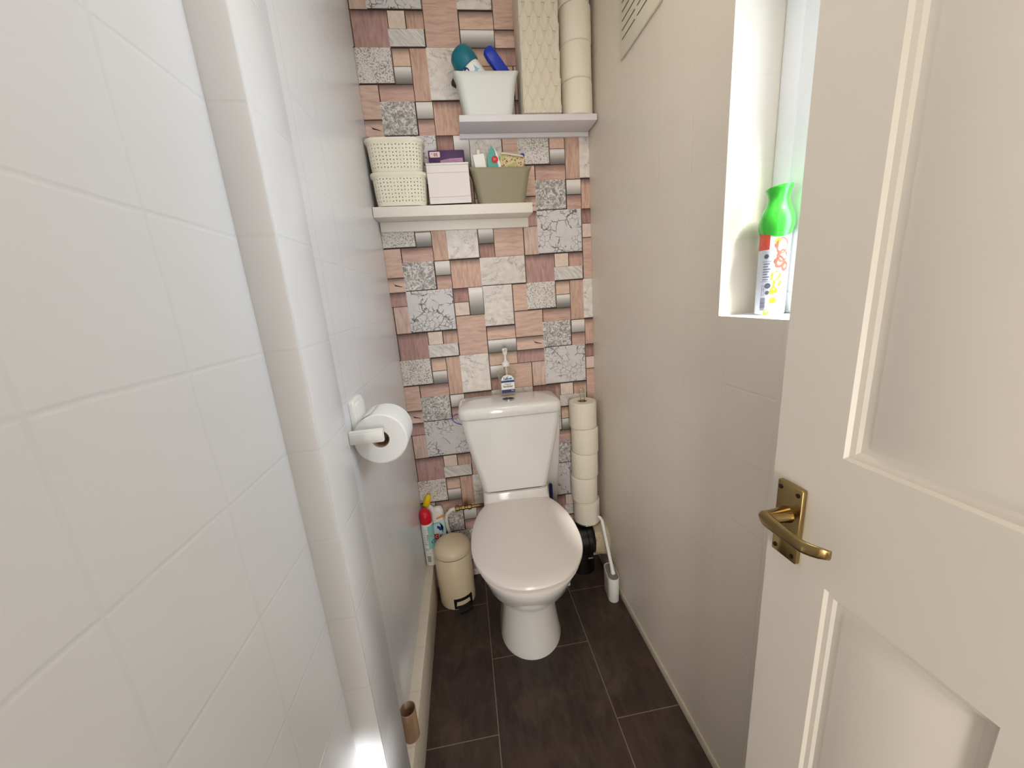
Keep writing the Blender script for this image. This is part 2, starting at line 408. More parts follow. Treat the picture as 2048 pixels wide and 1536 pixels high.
# back wall covered with printed block wallpaper, drawn on a 9 x 10 half-drop grid
PX, PZ, X0, Z0 = 0.0635, 0.0573, 0.0055, 1.41
KIND = {'ck': ('crackle', (222, 219, 220), 2), 'rd': ('grain_v', (190, 156, 150), 0), 'pv': ('grain_v', (218, 192, 180), 1), 'rv': ('grain_v', (186, 152, 146), 0),
        'cr': ('stone', (230, 212, 198), 1), 'ps': ('grain_v', (208, 174, 158), 0), 'st': ('slate', (228, 224, 220), 2), 'ph': ('grain_h', (210, 178, 164), 1),
        'rs': ('grain_v', (176, 138, 130), 0), 'mt': ('metal', (240, 235, 230), 2), 'mb': ('marble', (230, 223, 216), 2), 'tn': ('grain_h', (218, 188, 172), 1),
        'pb': ('pebble', (228, 223, 218), 2), 'cs': ('stone', (226, 196, 176), 0), 'tv': ('grain_v', (208, 176, 158), 1), 'pk': ('grain_h', (206, 172, 160), 0),
        'ts': ('grain_h', (220, 190, 174), 0), 'vn': ('vein', (184, 181, 180), 2), 'ml': ('metal', (232, 226, 220), 2), 'pl': ('grain_h', (222, 192, 178), 0)}
BLK = [('ck', 1, 4, 0, 3), ('rd', 8, 10, 5, 6), ('pv', 9, 10, 6, 8), ('rv', 0, 2, 3, 5), ('cr', 2, 3, 3, 4), ('ps', 3, 4, 3, 4), ('st', 2, 4, 4, 5),
       ('ph', 4, 6, 2, 5), ('rs', 4, 5, 0, 1), ('cr', 4, 5, 1, 2), ('mt', 5, 6, 0, 2), ('mb', 6, 8, 0, 3), ('tn', 8, 9, 0, 2), ('pb', 0, 2, 5, 7),
       ('cs', 2, 3, 5, 6), ('mt', 2, 3, 6, 7), ('tv', 3, 4, 5, 8), ('pk', 1, 3, 7, 8), ('tn', 8, 10, 2, 4), ('ts', 6, 8, 3, 4), ('mt', 6, 8, 4, 5),
       ('cs', 6, 8, 5, 6), ('mt', 6, 7, 6, 7), ('rs', 6, 7, 7, 8), ('tn', 7, 9, 6, 8), ('mb', 6, 9, 8, 10), ('ps', 4, 6, 8, 10), ('mb', 4, 6, 5, 8),
       ('vn', 1, 3, 8, 10), ('ml', 3, 4, 8, 9), ('pk', 3, 4, 9, 10), ('pl', 8, 10, 4, 5)]
kinds = ['grain_h', 'grain_v', 'stone', 'marble', 'crackle', 'vein', 'pebble', 'slate', 'metal']
WM = [plain('wallpaper_joint', (58, 40, 36), 0.7)] + [block_mat('wallpaper_'+k, k) for k in kinds] + [plain('wallpaper_block_side', (112, 92, 84), 0.7)]
mb = MB(); mb.box(-0.1, W+0.16, 0.0, 0.1, -0.05, ZC)
bm = mb.bm; cl = bm.loops.layers.float_color.new('Col')
def wquad(x0, x1, za, zb, y, mi, ca, cb):
    xa, xb = max(x0, 0.0005), min(x1, W-0.0005)
    if xb-xa < 0.001: return
    lo, hi = max(za, 0.002), min(zb, ZC-0.002)
    if hi-lo < 0.001: return
    f = bm.faces.new([bm.verts.new(p) for p in ((xa, y, lo), (xb, y, lo), (xb, y, hi), (xa, y, hi))]); f.material_index = mi
    for i, l in enumerate(f.loops): l[cl] = (*(ca if i < 2 else cb), 1)
rw = random.Random(3)
for t, k0, k1, j0, j1 in BLK:
    kd, c, lv = KIND[t]; mi = 1 + kinds.index(kd); c0 = lin(c)
    jit = 1 + rw.uniform(-.06, .06)
    for m in range(-1, 3):
        for n in range(-4, 4):
            xa = X0 + PX*(k0+9*m); xb = X0 + PX*(k1+9*m)
            zt = Z0 - PZ*(j0+5*m+10*n); zb = Z0 - PZ*(j1+5*m+10*n)
            if xb < 0 or xa > W or zt < 0 or zb > ZC: continue
            y = -0.0006 - 0.0005*lv
            l_, r_, b_, t_ = (0.0014, 0.0012, 0.0012, 0.0012)
            if lv == 2 and kd != 'metal': l_, r_, b_, t_ = (-0.003, 0.0035, 0.0045, -0.001)
            if lv == 1: r_, b_ = 0.0025, 0.002
            xa += l_; xb -= r_; zb += b_; zt -= t_; H = zt-zb
            sc = lambda q: tuple(v*q*jit for v in c0)
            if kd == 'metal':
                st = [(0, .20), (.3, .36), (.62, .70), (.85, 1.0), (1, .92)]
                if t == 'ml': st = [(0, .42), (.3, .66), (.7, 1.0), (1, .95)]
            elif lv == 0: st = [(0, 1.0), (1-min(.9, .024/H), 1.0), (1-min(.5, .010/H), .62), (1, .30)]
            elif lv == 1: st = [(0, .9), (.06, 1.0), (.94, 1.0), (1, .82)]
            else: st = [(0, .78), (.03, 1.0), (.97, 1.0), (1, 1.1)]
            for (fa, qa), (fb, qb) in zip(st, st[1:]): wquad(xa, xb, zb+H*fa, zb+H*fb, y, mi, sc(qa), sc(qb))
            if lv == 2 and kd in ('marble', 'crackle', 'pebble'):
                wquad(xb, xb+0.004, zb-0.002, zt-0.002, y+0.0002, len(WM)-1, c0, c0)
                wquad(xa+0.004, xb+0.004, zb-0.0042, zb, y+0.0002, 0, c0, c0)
            if t == 'pl':   # printed knot slit
                for dx, w_, dz, h_ in ((0.072, 0.014, 0.034, 0.0025), (0.08, 0.032, 0.026, 0.005)):
                    q = [(xa+dx, dz+.006), (xa+dx+w_, dz-.004), (xa+dx+w_, dz-.004-h_*.5), (xa+dx+.004, dz+.004-h_)]
                    if q[0][0] > 0 and q[1][0] < W:
                        f = bm.faces.new([bm.verts.new((qx, y-0.0003, zb+qz)) for qx, qz in q]); f.material_index = 0
struct(mb.build('wall_back', WM))

# ------------------------------------------------------------------ window
mb = MB()
fx0, fx1 = 0.978, 0.999
mb.box(fx0, fx1, WY1-0.045, WY1, WZ0, WZ1, bev=0.004); mb.box(fx0, fx1, WY0, WY0+0.045, WZ0, WZ1, bev=0.004)
mb.box(fx0, fx1, WY0+0.045, WY1-0.045, WZ0, WZ0+0.045, bev=0.004); mb.box(fx0, fx1, WY0+0.045, WY1-0.045, WZ1-0.045, WZ1, bev=0.004)
win = struct(mb.build('window_1', M['upvc']))
mb = MB(); a, b_ = WY0+0.038, WY1-0.038; c_, d_ = WZ0+0.038, WZ1-0.038; s = 0.074
for q in ((b_-s, b_, c_, d_), (a, a+s, c_, d_), (a+s, b_-s, c_, c_+s), (a+s, b_-s, d_-s, d_)):
    mb.box(fx0+0.003, fx0+0.020, *q, bev=0.006, seg=3)
sash = mb.build('sash', M['upvc'], win)
mb = MB(); mb.box(fx0+0.014, fx0+0.018, a+s-0.004, b_-s+0.004, c_+s-0.004, d_-s+0.004); mb.build('pane', M['glass'], sash)

# extractor grille high on the right wall
mb = MB(); va, vb, z0, z1 = -0.566, -0.322, 2.055, 2.30
mb.box(W-0.008, W-0.0005, va, vb, z0, z1, bev=0.003)
v = thing('vent_grille', 'cream slotted vent grille high on the right wall', 'vent', (W-0.004, (va+vb)/2, z0))
mb.build('frame', M['vent'], v)
mb = MB()
for r in range(9):
    for ca, cb in ((-0.425, -0.340), (-0.548, -0.440)):
        z = z0+0.045+r*0.0235; mb.box(W-0.0092, W-0.0078, ca, cb, z, z+0.0024)
mb.build('slots', M['slot'], v)

# ------------------------------------------------------------------ panelled door, standing open along the right wall
DX, DY0, DY1 = 0.74, -1.153, -1.797
ys = [DY0, -1.25, -1.42, -1.52, -1.69, DY1]; zs = [0.008, 0.20, 0.937, 1.130, 1.85, 1.98]
mb = MB()
for i in range(5):
    for j in range(5):
        yb, ya, za, zb = ys[i], ys[i+1], zs[j], zs[j+1]
        if i in (1, 3) and j in (1, 3):
            prof = [(0, 0), (.003, .0045), (.009, .0055), (.0125, .0085), (.018, .0085), (.023, .0075), (.037, .0015)]
            rings = [[(DX+d, yb-o, za+o), (DX+d, ya+o, za+o), (DX+d, ya+o, zb-o), (DX+d, yb-o, zb-o)] for o, d in prof]
            mb.loft(rings, False, True)
        else: mb.poly([(DX, yb, za), (DX, ya, za), (DX, ya, zb), (DX, yb, zb)])
bmesh.ops.remove_doubles(mb.bm, verts=mb.bm.verts[:], dist=1e-5)
X2 = DX+0.04
for q in ([(DX, DY0, .008), (X2, DY0, .008), (X2, DY0, 1.98), (DX, DY0, 1.98)], [(DX, DY1, .008), (X2, DY1, .008), (X2, DY1, 1.98), (DX, DY1, 1.98)],
          [(X2, DY0, .008), (X2, DY1, .008), (X2, DY1, 1.98), (X2, DY0, 1.98)], [(DX, DY0, 1.98), (X2, DY0, 1.98), (X2, DY1, 1.98), (DX, DY1, 1.98)],
          [(DX, DY0, .008), (X2, DY0, .008), (X2, DY1, .008), (DX, DY1, .008)]): mb.poly(q)
bmesh.ops.remove_doubles(mb.bm, verts=mb.bm.verts[:], dist=1e-5)
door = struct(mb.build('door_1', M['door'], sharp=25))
hy = -1.1905
plate = MB().box(DX-0.009, DX-0.0002, hy-0.021, hy+0.021, 0.945, 1.064, bev=0.0022, seg=3).build('door_handle', M['brass'], door)
plabel(plate, 'brass lever handle on a rectangular backplate')
mb = MB(); ry = Matrix.Rotation(-PI/2, 3, 'Y')
mb.lathe([(0.0125, 0), (0.0112, 0.008), (0.0102, 0.02), (0.0098, 0.030), (0.0100, 0.036)], (DX-0.009, hy, 1.016), 24, ry)
# lever blade: rounded paddle over the boss, thinning and curling back toward the door at its tip
rings = []
for i in range(25):
    t = (i/24)**1.7; y = hy+0.0090 - 0.0955*t
    hz = 0.0118*math.sqrt(max(0.0, 1-(1-min(1, t/0.13))**2))*(1-0.36*t) + 0.0004
    x = DX-0.0445 - 0.0035*t + 0.016*max(0, (t-0.70)/0.30)**2; zc = 1.016 - 0.002*math.sin(PI*t)
    hx = 0.0031
    if t > 0.97: hz *= 0.85; hx *= 0.8
    rings.append([(x+hx*math.copysign(abs(math.cos(q))**0.6, math.cos(q)), y, zc+hz*math.copysign(abs(math.sin(q))**0.6, math.sin(q))) for q in (2*PI*k/16 for k in range(16))])
mb.loft(rings)
mb.build('lever', M['brass'], plate, sharp=50)
for sy in (hy+0.0145, hy-0.0145):
    for sz in (0.955, 1.054):
        MB().lathe([(0.0034, 0), (0.0034, 0.0008), (0.0016, 0.0012)], (DX-0.009, sy, sz), 14, ry).build('screw', M['screw_dark'], plate)

# ------------------------------------------------------------------ toilet
toilet = thing('toilet', 'white close-coupled toilet with its lid down against the wallpapered wall', 'toilet', (0, 0, 0))
def egg(hw, yc, yf, yb, z, n=56, eb=2.6, ef=2.0):
    p = []
    for i in range(n):
        t = 2*PI*i/n; c, s = math.cos(t), math.sin(t)
        if s < 0: e = ef; h = yc-yf
        else: e = eb; h = yb-yc
        p.append((hw*math.copysign(abs(c)**(2/e), c), yc + h*math.copysign(abs(s)**(2/e), s), z))
    return p
mb = MB()
mb.loft([egg(.124, -.36, -.502, -.10, 0.0), egg(.125, -.36, -.502, -.10, 0.012), egg(.115, -.36, -.492, -.10, .06), egg(.107, -.36, -.486, -.10, .13), egg(.103, -.36, -.486, -.10, .19),
         egg(.106, -.36, -.496, -.10, .235), egg(.118, -.38, -.520, -.10, .262), egg(.130, -.39, -.540, -.10, .272), egg(.140, -.395, -.556, -.10, .276), egg(.144, -.40, -.563, -.10, .292), egg(.148, -.405, -.572, -.10, .312), egg(.150, -.405, -.575, -.10, .318), egg(.159, -.41, -.592, -.09, .321), egg(.161, -.41, -.600, -.09, .330),
         egg(.169, -.42, -.620, -.09, .365), egg(.180, -.425, -.644, -.09, .400), egg(.186, -.43, -.654, -.09, .425), egg(.187, -.43, -.656, -.09, .438), egg(.184, -.43, -.652, -.09, .446)])
# raised deck under the cistern
def crect(hw, yf, yb, z, r=0.03, bow=0.012, n=8):
    p = []; pts = rrect(0, (yf+yb)/2, hw, (yb-yf)/2, r, z, n)
    out = []
    for x, y, zz in pts:
        k = 1-(x/hw)**2
        if y < (yf+yb)/2: y -= bow*max(0, k)
        out.append((x, y, zz))
    return out
mb.loft([crect(.11, -.24, -.10, .19), crect(.128, -.25, -.06, .30), crect(.140, -.25, -.03, .40), crect(.147, -.235, -.02, .455), crect(.147, -.19, -.02, .47), crect(.147, -.165, -.02, .50), crect(.146, -.158, -.02, .525), crect(.138, -.148, -.02, .5275), crect(.132, -.14, -.02, .533)])
pan = mb.build('pan', M['ceramic'], toilet, sharp=50)
LE = dict(eb=2.15, ef=2.18)
mb = MB()
mb.loft([egg(.190, -.42, -.664, -.10, .447, **LE), egg(.195, -.42, -.668, -.098, .4505, **LE), egg(.195, -.42, -.668, -.098, .459, **LE), egg(.191, -.42, -.664, -.10, .4625, **LE)])
mb.build('seat', M['seat'], toilet)
mb = MB()
mb.loft([egg(.192, -.42, -.663, -.095, .4655, **LE), egg(.2025, -.42, -.671, -.088, .469, **LE), egg(.2045, -.42, -.673, -.086, .476, **LE), egg(.2025, -.42, -.670, -.088, .483, **LE),
         egg(.193, -.42, -.657, -.098, .489, **LE), egg(.170, -.42, -.622, -.125, .492, **LE), egg(.12, -.42, -.55, -.18, .4945, **LE), egg(.06, -.41, -.47, -.26, .4955, **LE)])
for sx in (-.075, .075): mb.tube([(sx-.018, -.118, .478), (sx+.018, -.118, .478)], .009, 14)
mb.build('seat_lid', M['seat'], toilet)
mb = MB()
ringz = []
for z, hw, yf in ((.5325, .140, -.146), (.536, .146, -.154), (.56, .150, -.160), (.62, .160, -.168), (.70, .177, -.177), (.78, .193, -.184), (.84, .203, -.188), (.882, .2065, -.190), (.8835, .203, -.186), (.887, .198, -.180)):
    ringz.append(crect(hw, yf, -.018, z, .028, .022))
mb.loft(ringz)
mb.build('cistern', M['ceramic'], toilet, sharp=50)
MB().loft([crect(.1375, -.147, -.022, .5250, .03, .014), crect(.1375, -.147, -.022, .5345, .03, .014)]).build('seam_shade', M['black'], toilet)  # black ring added to draw the shaded seam under the cistern
mb = MB()
mb.loft([crect(.200, -.183, -.016, .8868, .03, .022), crect(.2125, -.197, -.012, .8868, .032, .024), crect(.2145, -.1995, -.010, .8895, .032, .024), crect(.2145, -.1995, -.010, .914, .032, .024), crect(.2125, -.1975, -.012, .923, .032, .024),
         crect(.207, -.192, -.014, .9295, .034, .024), crect(.197, -.182, -.02, .9345, .034, .022), crect(.14, -.14, -.035, .938, .036, .012), crect(.07, -.11, -.055, .939, .02, .005)])
clid = mb.build('cistern_lid', M['ceramic'], toilet, sharp=50)
mb = MB(); mb.lathe([(.0265, .932), (.0265, .9405), (.0245, .942), (.0215, .9405)], (.0, -.128, 0), 36)
btn = mb.build('flush_button', M['chrome'], clid); plabel(btn, 'chrome dual flush button')
mb = MB()
for k, (a0, a1) in enumerate(((0.25, PI+0.1), (PI+0.25, 2*PI+0.1))):
    o = [(.0+.0195*math.cos(a0+(a1-a0)*i/16), -.128+.0195*math.sin(a0+(a1-a0)*i/16)) for i in range(17)]
    mb.loft([[(x, y, .940) for x, y in o], [(x, y, .9428) for x, y in o]])
mb.build('button_half', M['chrome'], btn)
MB().box(.10, .222, -.172, -.148, .0005, .020, bev=.006).build('fixing_bracket', M['white_plastic'], toilet)
toilet.location = (0.448, 0, 0); toilet.rotation_euler = (0, 0, math.radians(-1.7))

# ------------------------------------------------------------------ wall shelves
def shelf(label, x0, x1, d, zt, th, bx0, bx1, bz0, m, tilt):
    t = thing('wall_shelf', label, 'shelf', (x0, -0.002, zt), 'white picture-ledge shelves')
    R = Matrix.Rotation(tilt, 3, 'Y'); ab = (x0, 0, zt)
    MB().box(x0, x1, -d, -0.0025, zt-th, zt, bev=0.0012, rot=R, about=ab).build('board', m, t)
    bk = MB().box(bx0, bx1, -0.016, -0.0025, bz0, zt-th-0.0002, bev=0.001, rot=R, about=ab).build('back_rail', m, t)
    for f in (0.12, 0.88):
        MB().lathe([(.0045, 0), (.0045, .0012), (.002, .0016)], Vector(ab) + R @ (Vector((bx0+(bx1-bx0)*f, -.016, bz0+0.022)) - Vector(ab)), 14, Matrix.Rotation(PI/2, 3, 'X')).build('screw_cap', M['shelf'], bk)
    return t
shelf('upper white wall shelf in the right corner holding the patterned box', 0.3495, 0.864, 0.114, 2.0035, 0.0215, 0.3495, 0.863, 1.966, M['shelf_grey'], math.radians(0.35))
TL = math.radians(0.85)
shelf('lower white wall shelf on the left holding the woven baskets', 0.002, 0.601, 0.104, 1.7165, 0.036, 0.006, 0.598, 1.644, M['shelf'], TL)
def zlow(x): return 1.7165 - (x-0.002)*math.tan(TL) + 0.0006
def zup(x): return 2.0035 - (x-0.349)*math.tan(math.radians(0.35)) + 0.0006

# perforated cream baskets
def perimeter(hx, hy, r, n):
    L1, L2, A = 2*(hx-r), 2*(hy-r), PI*r/2; T = 2*L1+2*L2+4*A; out = []
    for i in range(n):
        s_ = T*i/n
        for seg, l in (('b', L1), ('c1', A), ('r', L2), ('c2', A), ('t', L1), ('c3', A), ('l', L2), ('c4', A)):
            if s_ <= l: break
            s_ -= l
        if seg == 'b': p = (-hx+r+s_, -hy)
        elif seg == 'r': p = (hx, -hy+r+s_)
        elif seg == 't': p = (hx-r-s_, hy)
        elif seg == 'l': p = (-hx, hy-r-s_)
        else:
            q = {'c1': (hx-r, -hy+r, -90), 'c2': (hx-r, hy-r, 0), 'c3': (-hx+r, hy-r, 90), 'c4': (-hx+r, -hy+r, 180)}[seg]
            a = math.radians(q[2]) + s_/r; p = (q[0]+r*math.cos(a), q[1]+r*math.sin(a))
        out.append(Vector((p[0], p[1], 0)))
    return out
def holed_basket(h, hx, hy, rows=7, cols=44, lab=None):
    mb = MB(); b = mb.bm
    def ring(z, k, dz=0): return [b.verts.new((p.x, p.y, z)) for p in perimeter(hx*k, hy*k, hy*0.72*k, cols)]
    kz = lambda z: 0.90 + 0.085*(z/h)
    zl = [0.010 + (h-0.026)*i/rows for i in range(rows+1)]
    R = [ring(0.0, 0.875), ring(0.004, 0.893)] + [ring(z, kz(z)) for z in zl]
    bott = R[0]; mb.face(bott[::-1])
    for a, c in zip(R[:2], R[1:3]):
        for i in range(cols): mb.face([a[i], a[(i+1) % cols], c[(i+1) % cols], c[i]])
    for r in range(rows):
        lo, hi = R[2+r], R[3+r]
        for i in range(cols):
            A, B_, C_, D_ = lo[i], lo[(i+1) % cols], hi[(i+1) % cols], hi[i]
            def at(u, v): return (A.co*(1-u)+B_.co*u)*(1-v) + (D_.co*(1-u)+C_.co*u)*v
            up = (i+r) % 2 == 0
            e = 0.30
            if up:
                p, q, t_ = b.verts.new(at(e, .32)), b.verts.new(at(1-e, .32)), b.verts.new(at(.5, .72))
                mb.face([A, B_, q, p]); mb.face([B_, C_, t_, q]); mb.face([C_, D_, t_]); mb.face([D_, A, p, t_])
            else:
                p, q, t_ = b.verts.new(at(e, .70)), b.verts.new(at(1-e, .70)), b.verts.new(at(.5, .30))
                mb.face([C_, D_, p, q]); mb.face([D_, A, t_, p]); mb.face([A, B_, t_]); mb.face([B_, C_, q, t_])
    top = R[-1]
    rim = [ring(h-0.013, 1.0), ring(h-0.010, 1.035), ring(h-0.003, 1.04), ring(h, 1.03), ring(h, 1.0), ring(h-0.006, 0.985)]
    for a, c in zip([top]+rim, rim):
        for i in range(cols): mb.face([a[i], a[(i+1) % cols], c[(i+1) % cols], c[i]])
    return mb
def solid(o, t=0.0016):
    m = o.modifiers.new('thickness', 'SOLIDIFY'); m.thickness = t; m.offset = -1; return o
BW = 0.1005
lowb = holed_basket(0.1115, 0.1005, 0.054).build('storage_basket', M['basket_cream'], None, 40)
solid(lowb); tag(lowb, 'cream perforated plastic basket standing on the lower shelf under its twin', 'basket', 'cream perforated baskets')
lm, lnt, lbb = newmat('hole_shade_and_contents'); ln = noise(lnt, coords(lnt), 26, 2)
L(lnt, ramp(lnt, ln.outputs[0], [(0.5, rgba((46, 38, 30))), (0.6, rgba((196, 184, 160)))]), lbb.inputs['Base Color']); lbb.inputs['Roughness'].default_value = 0.9  # added liner: dark patches paint shade behind the holes, pale ones contents
mb = MB(); hB = 0.1115
mb.loft([[(p.x, p.y, z) for p in perimeter(0.1005*k, 0.054*k, 0.054*0.72*k, 40)] for z, k in ((.004, .84), (.02, .86), (hB-.012, .93), (hB-.008, .90), (hB-.010, .5))])
inn = mb.build('shade_liner', lm, lowb); solid(inn, .0005)
lowb.location = (0.1085, -0.059, zlow(0.20)); lowb.rotation_euler = (0, TL*0.8, 0); lowb.location.z = zlow(0.1085)+0.0012
upb = lowb.copy(); COL.objects.link(upb); upb['label'] = 'cream perforated plastic basket stacked on top of another one beside the left wall'
upb.location = (0.1065, -0.059, lowb.location.z+0.1125); upb.scale = (1.015, 1, 0.99); inn2 = inn.copy(); COL.objects.link(inn2); inn2.parent = upb

# white ribbed box with the purple carton standing in it
bx0, bx1 = 0.213, 0.367; zb = zlow(bx1)
zb = zlow(bx0)
t = thing('storage_box', 'open white ribbed storage box between the cream baskets and the olive tub', 'box', ((bx0+bx1)/2, -0.055, zb))
mb = MB()
for q in ((bx0, bx1, -0.103, -0.100), (bx0, bx1, -0.012, -0.009), (bx0, bx0+.003, -0.100, -0.012), (bx1-.003, bx1, -0.100, -0.012)): mb.box(*q, zb, zb+0.140)
mb.box(bx0, bx1, -0.103, -0.009, zb, zb+0.003)
for z in (0.026, 0.108): mb.box(bx0-.0005, bx1+.0005, -0.1058, -0.1028, zb+z, zb+z+0.0034, bev=.0006)
mb.box(bx0-.001, bx1+.001, -0.1066, -0.1028, zb+0.134, zb+0.1405, bev=.0012)
mb.build('body', M['white_board'], t)
pb0, pb1 = 0.224, 0.358; pz = zb+0.0035
t = thing('liner_carton', 'purple cardboard carton standing upside down in the white ribbed box', 'box', ((pb0+pb1)/2, -0.045, pz))
car = MB().box(pb0, pb1, -0.066, -0.022, pz, pz+0.193, bev=.003).build('carton', M['purple'], t)
fy = -0.0664
mb = MB(); mb.poly([(p[0], fy, p[1]) for p in [(x, z) for x, z, _ in rrect(pb0+.024, pz+.178, .019, .0095, .003, 0)]]); mb.build('count_badge', M['pink'], car)
mb = MB(); add_text(mb, '50', .015, lambda x, y: Vector((pb0+.027-x, fy-.0003, pz+.178-y)), True)
mb.box(pb0+.013, pb0+.0143, fy-.0004, fy, pz+.178, pz+.183); mb.build('lettering', M['ink'], car)
mb = MB(); mb.poly([(pb0+.042, fy, pz+.14), (pb1-.006, fy, pz+.14), (pb1-.008, fy, pz+.165), (pb0+.08, fy, pz+.1635), (pb0+.042, fy, pz+.158)]); mb.build('printed_band', M['lilac'], car)

# tapered open tubs
def tub(cx, cy, z, h, hx0, hx1, hy0, hy1, sag=0.012, flare=0.006, m=None, name='tub'):
    mb = MB(); n = 15; rings = []
    for i in range(9):
        f = i/8; k = f + 0.0
        hx = hx0+(hx1-hx0)*f + (flare*max(0, (f-.75)/.25)**2); hy = hy0+(hy1-hy0)*f + (flare*.6*max(0, (f-.75)/.25)**2)
        r = []
        for x, y, _ in rrect(cx, cy, hx, hy, 0.022, 0, n):
            dz = -sag*(1-((x-cx)/hx)**4)*f
            r.append((x, y, z+0.002+h*f+dz))
        rings.append(r)
    mb.loft([[(cx+(x-cx)*.93, cy+(y-cy)*.93, z) for x, y, _ in rings[0]]] + rings, True, False)
    return mb
oz = zlow(0.40)+0.0004
tb = tub(0.487, -0.060, oz-0.0012, 0.128, 0.087, 0.112, 0.038, 0.046).build('storage_tub', M['olive'], None, 45, loc=(0.487, -0.06, oz)); solid(tb, .002)
tb.rotation_euler = (0, TL, 0); tb.location.z = zlow(0.487)+0.0006
tag(tb, 'olive grey tapered plastic tub on the right end of the lower shelf', 'tub')
bz = zlow(0.50)+0.005
# contents of the olive tub
t = thing('lotion_bottle', 'plain white bottle with screw cap at the left of the olive tub', 'bottle', (0.412, -0.050, bz))
MB().loft([[(x-(z_-.0)*.07+.012, y, bz+z_) for x, y, _ in rrect(.412, -.05, hx, hy, .011, 0, 5)] for z_, hx, hy in ((0, .019, .015), (.004, .021, .017), (.155, .021, .017), (.168, .016, .014), (.172, .009, .009))]).build('bottle_body', M['white_plastic'], t)
MB().lathe([(.0085, .172), (.009, .1725), (.009, .194), (.0075, .197)], (.412, -.05, bz), 20).build('cap', M['basket_cream'], t)
cb = MB().box(.4075, .4505, -.089, -.072, bz+.006, bz+.172, bev=.002, rot=Matrix.Rotation(math.radians(-7), 3, 'Y'), about=(.43, -.08, bz+.006)).build('pill_box', M['label'], None, loc=(.414, -.083, bz))
tag(cb, 'small plain white carton at the front left of the olive tub', 'box')
# mint pack: folded pouch with a pointed top
mb = MB(); c = .466
o = [(-.020, 0), (.024, 0), (.022, .155), (-.006, .203), (-.025, .16)]
mb.loft([[(c+x, -.085+(.0 if z < .19 else .004), bz+z) for x, z in o], [(c+x, -.062, bz+z) for x, z in o]])
t = thing('wipes_pouch', 'mint green pouch with red round badge and pointed top in the olive tub', 'pouch', (c, -.07, bz))
bd = mb.build('pouch', M['mint'], t)
mb = MB(); mb.poly([(c+.004, -.0856, bz+.196), (c+.0115, -.0856, bz+.178), (c+.030, -.0856, bz+.12), (c+.017, -.0856, bz+.12)]); mb.build('white_edge', M['label'], bd)
mb = MB(); mb.poly([(c+.004+.0125*math.cos(a*PI/16), -.0862, bz+.152+.0125*math.sin(a*PI/16)) for a in range(32)]); bg = mb.build('badge', M['redprint'], bd)
mb = MB(); add_text(mb, '51', .011, lambda x, y: Vector((c+.004+x, -.0866, bz+.152+y))); mb.build('lettering', M['pink'], bd)
mb = MB()
pts = lambda yy: [(.496, yy, bz), (.562, yy, bz), (.588, yy, bz+.150), (.578, yy, bz+.166), (.545, yy, bz+.171), (.520, yy, bz+.176), (.497, yy, bz+.178), (.490, yy, bz+.165)]
mb.loft([pts(-.080), pts(-.066)])
t = thing('floral_pouch', 'floral patterned soft pack at the right of the olive tub', 'pouch', (.54, -.07, bz))
fp = mb.build('pouch', M['floral'], t)
mb = MB(); mb.tube([(.495, -.0845, bz+.172), (.52, -.0845, bz+.170), (.545, -.0845, bz+.165), (.577, -.0845, bz+.160)], .0035, 8); mb.build('sealed_edge', M['vent'], fp)
RT = rot_to((.13, 0, .99)); TB = Vector((.561, -.047, bz+.004))
MB_ = MB().lathe([(.008, 0), (.009, .002), (.009, .158), (.007, .163)], TB, 20, RT)
t = thing('blue_capped_tube', 'slim tube with blue cap behind the floral pack in the olive tub', 'tube', tuple(TB))
MB_.build('tube_body', M['grey_white'], t); MB().lathe([(.0085, .1635), (.0085, .176), (.006, .179)], TB, 20, RT).build('cap', M['blue'], t)

# upper shelf: white tub, deodorants, patterned box, toilet rolls
uz = zup(0.54)
tb2 = tub(0.4615, -0.060, uz, 0.142, 0.085, 0.110, 0.038, 0.046, sag=0.012).build('storage_tub', M['grey_white'], None, 45, loc=(0.4615, -0.06, uz)); solid(tb2, .002)
tag(tb2, 'cool white tapered plastic tub holding deodorants on the upper shelf', 'tub')
# roll-on style bottle lying diagonally
d = Vector((-.58, -.05, .80)); base = Vector((.488, -.060, uz+.052)); Rm = rot_to(d)
t = thing('deodorant_can', 'white deodorant bottle with large teal cap leaning left in the white tub', 'bottle', tuple(base))
bd = MB().lathe([(.024, 0), (.033, .004), (.037, .04), (.040, .09), (.040, .135), (.038, .143)], base, 36, Rm).build('bottle_body', M['white_plastic'], t)
MB().lathe([(.0385, .1435), (.043, .145), (.0445, .158), (.043, .180), (.038, .197), (.028, .207), (.013, .2115)], base, 36, Rm).build('cap', M['teal'], t)
mb = MB(); cyl_shape(mb, (0, 0, 0), .0407, [(.0095*math.cos(a*PI/12), .013*math.sin(a*PI/12)) for a in range(24)], -.62, .130)
for v_ in mb.bm.verts: v_.co = base + Rm @ v_.co
mb.build('round_logo', M['navy'], bd)
mb = MB()
for o in ([(-.012, -.006), (.0, -.002), (.004, .012), (.010, -.004), (.016, -.008), (.0, -.012)],): cyl_shape(mb, (0, 0, 0), .0408, o, .05, .118)
for v_ in mb.bm.verts: v_.co = base + Rm @ v_.co
mb.build('splash_print', M['sky'], bd)
d = Vector((-.62, -.06, .78)); base = Vector((.543, -.076, uz+.126)); Rm = rot_to(d)
t = thing('blue_bottle', 'shiny blue plastic bottle leaning left in the white tub', 'bottle', tuple(base))
mb = MB(); mb.loft([[base + Rm @ Vector((x, y, z_)) for x, y, _ in rrect(0, 0, hx, hy, .007, 0, 5)] for z_, hx, hy in ((0, .012, .010), (.004, .020, .0125), (.096, .020, .0125), (.112, .018, .012), (.118, .012, .009))])
mb.build('bottle_body', M['blue'], t)
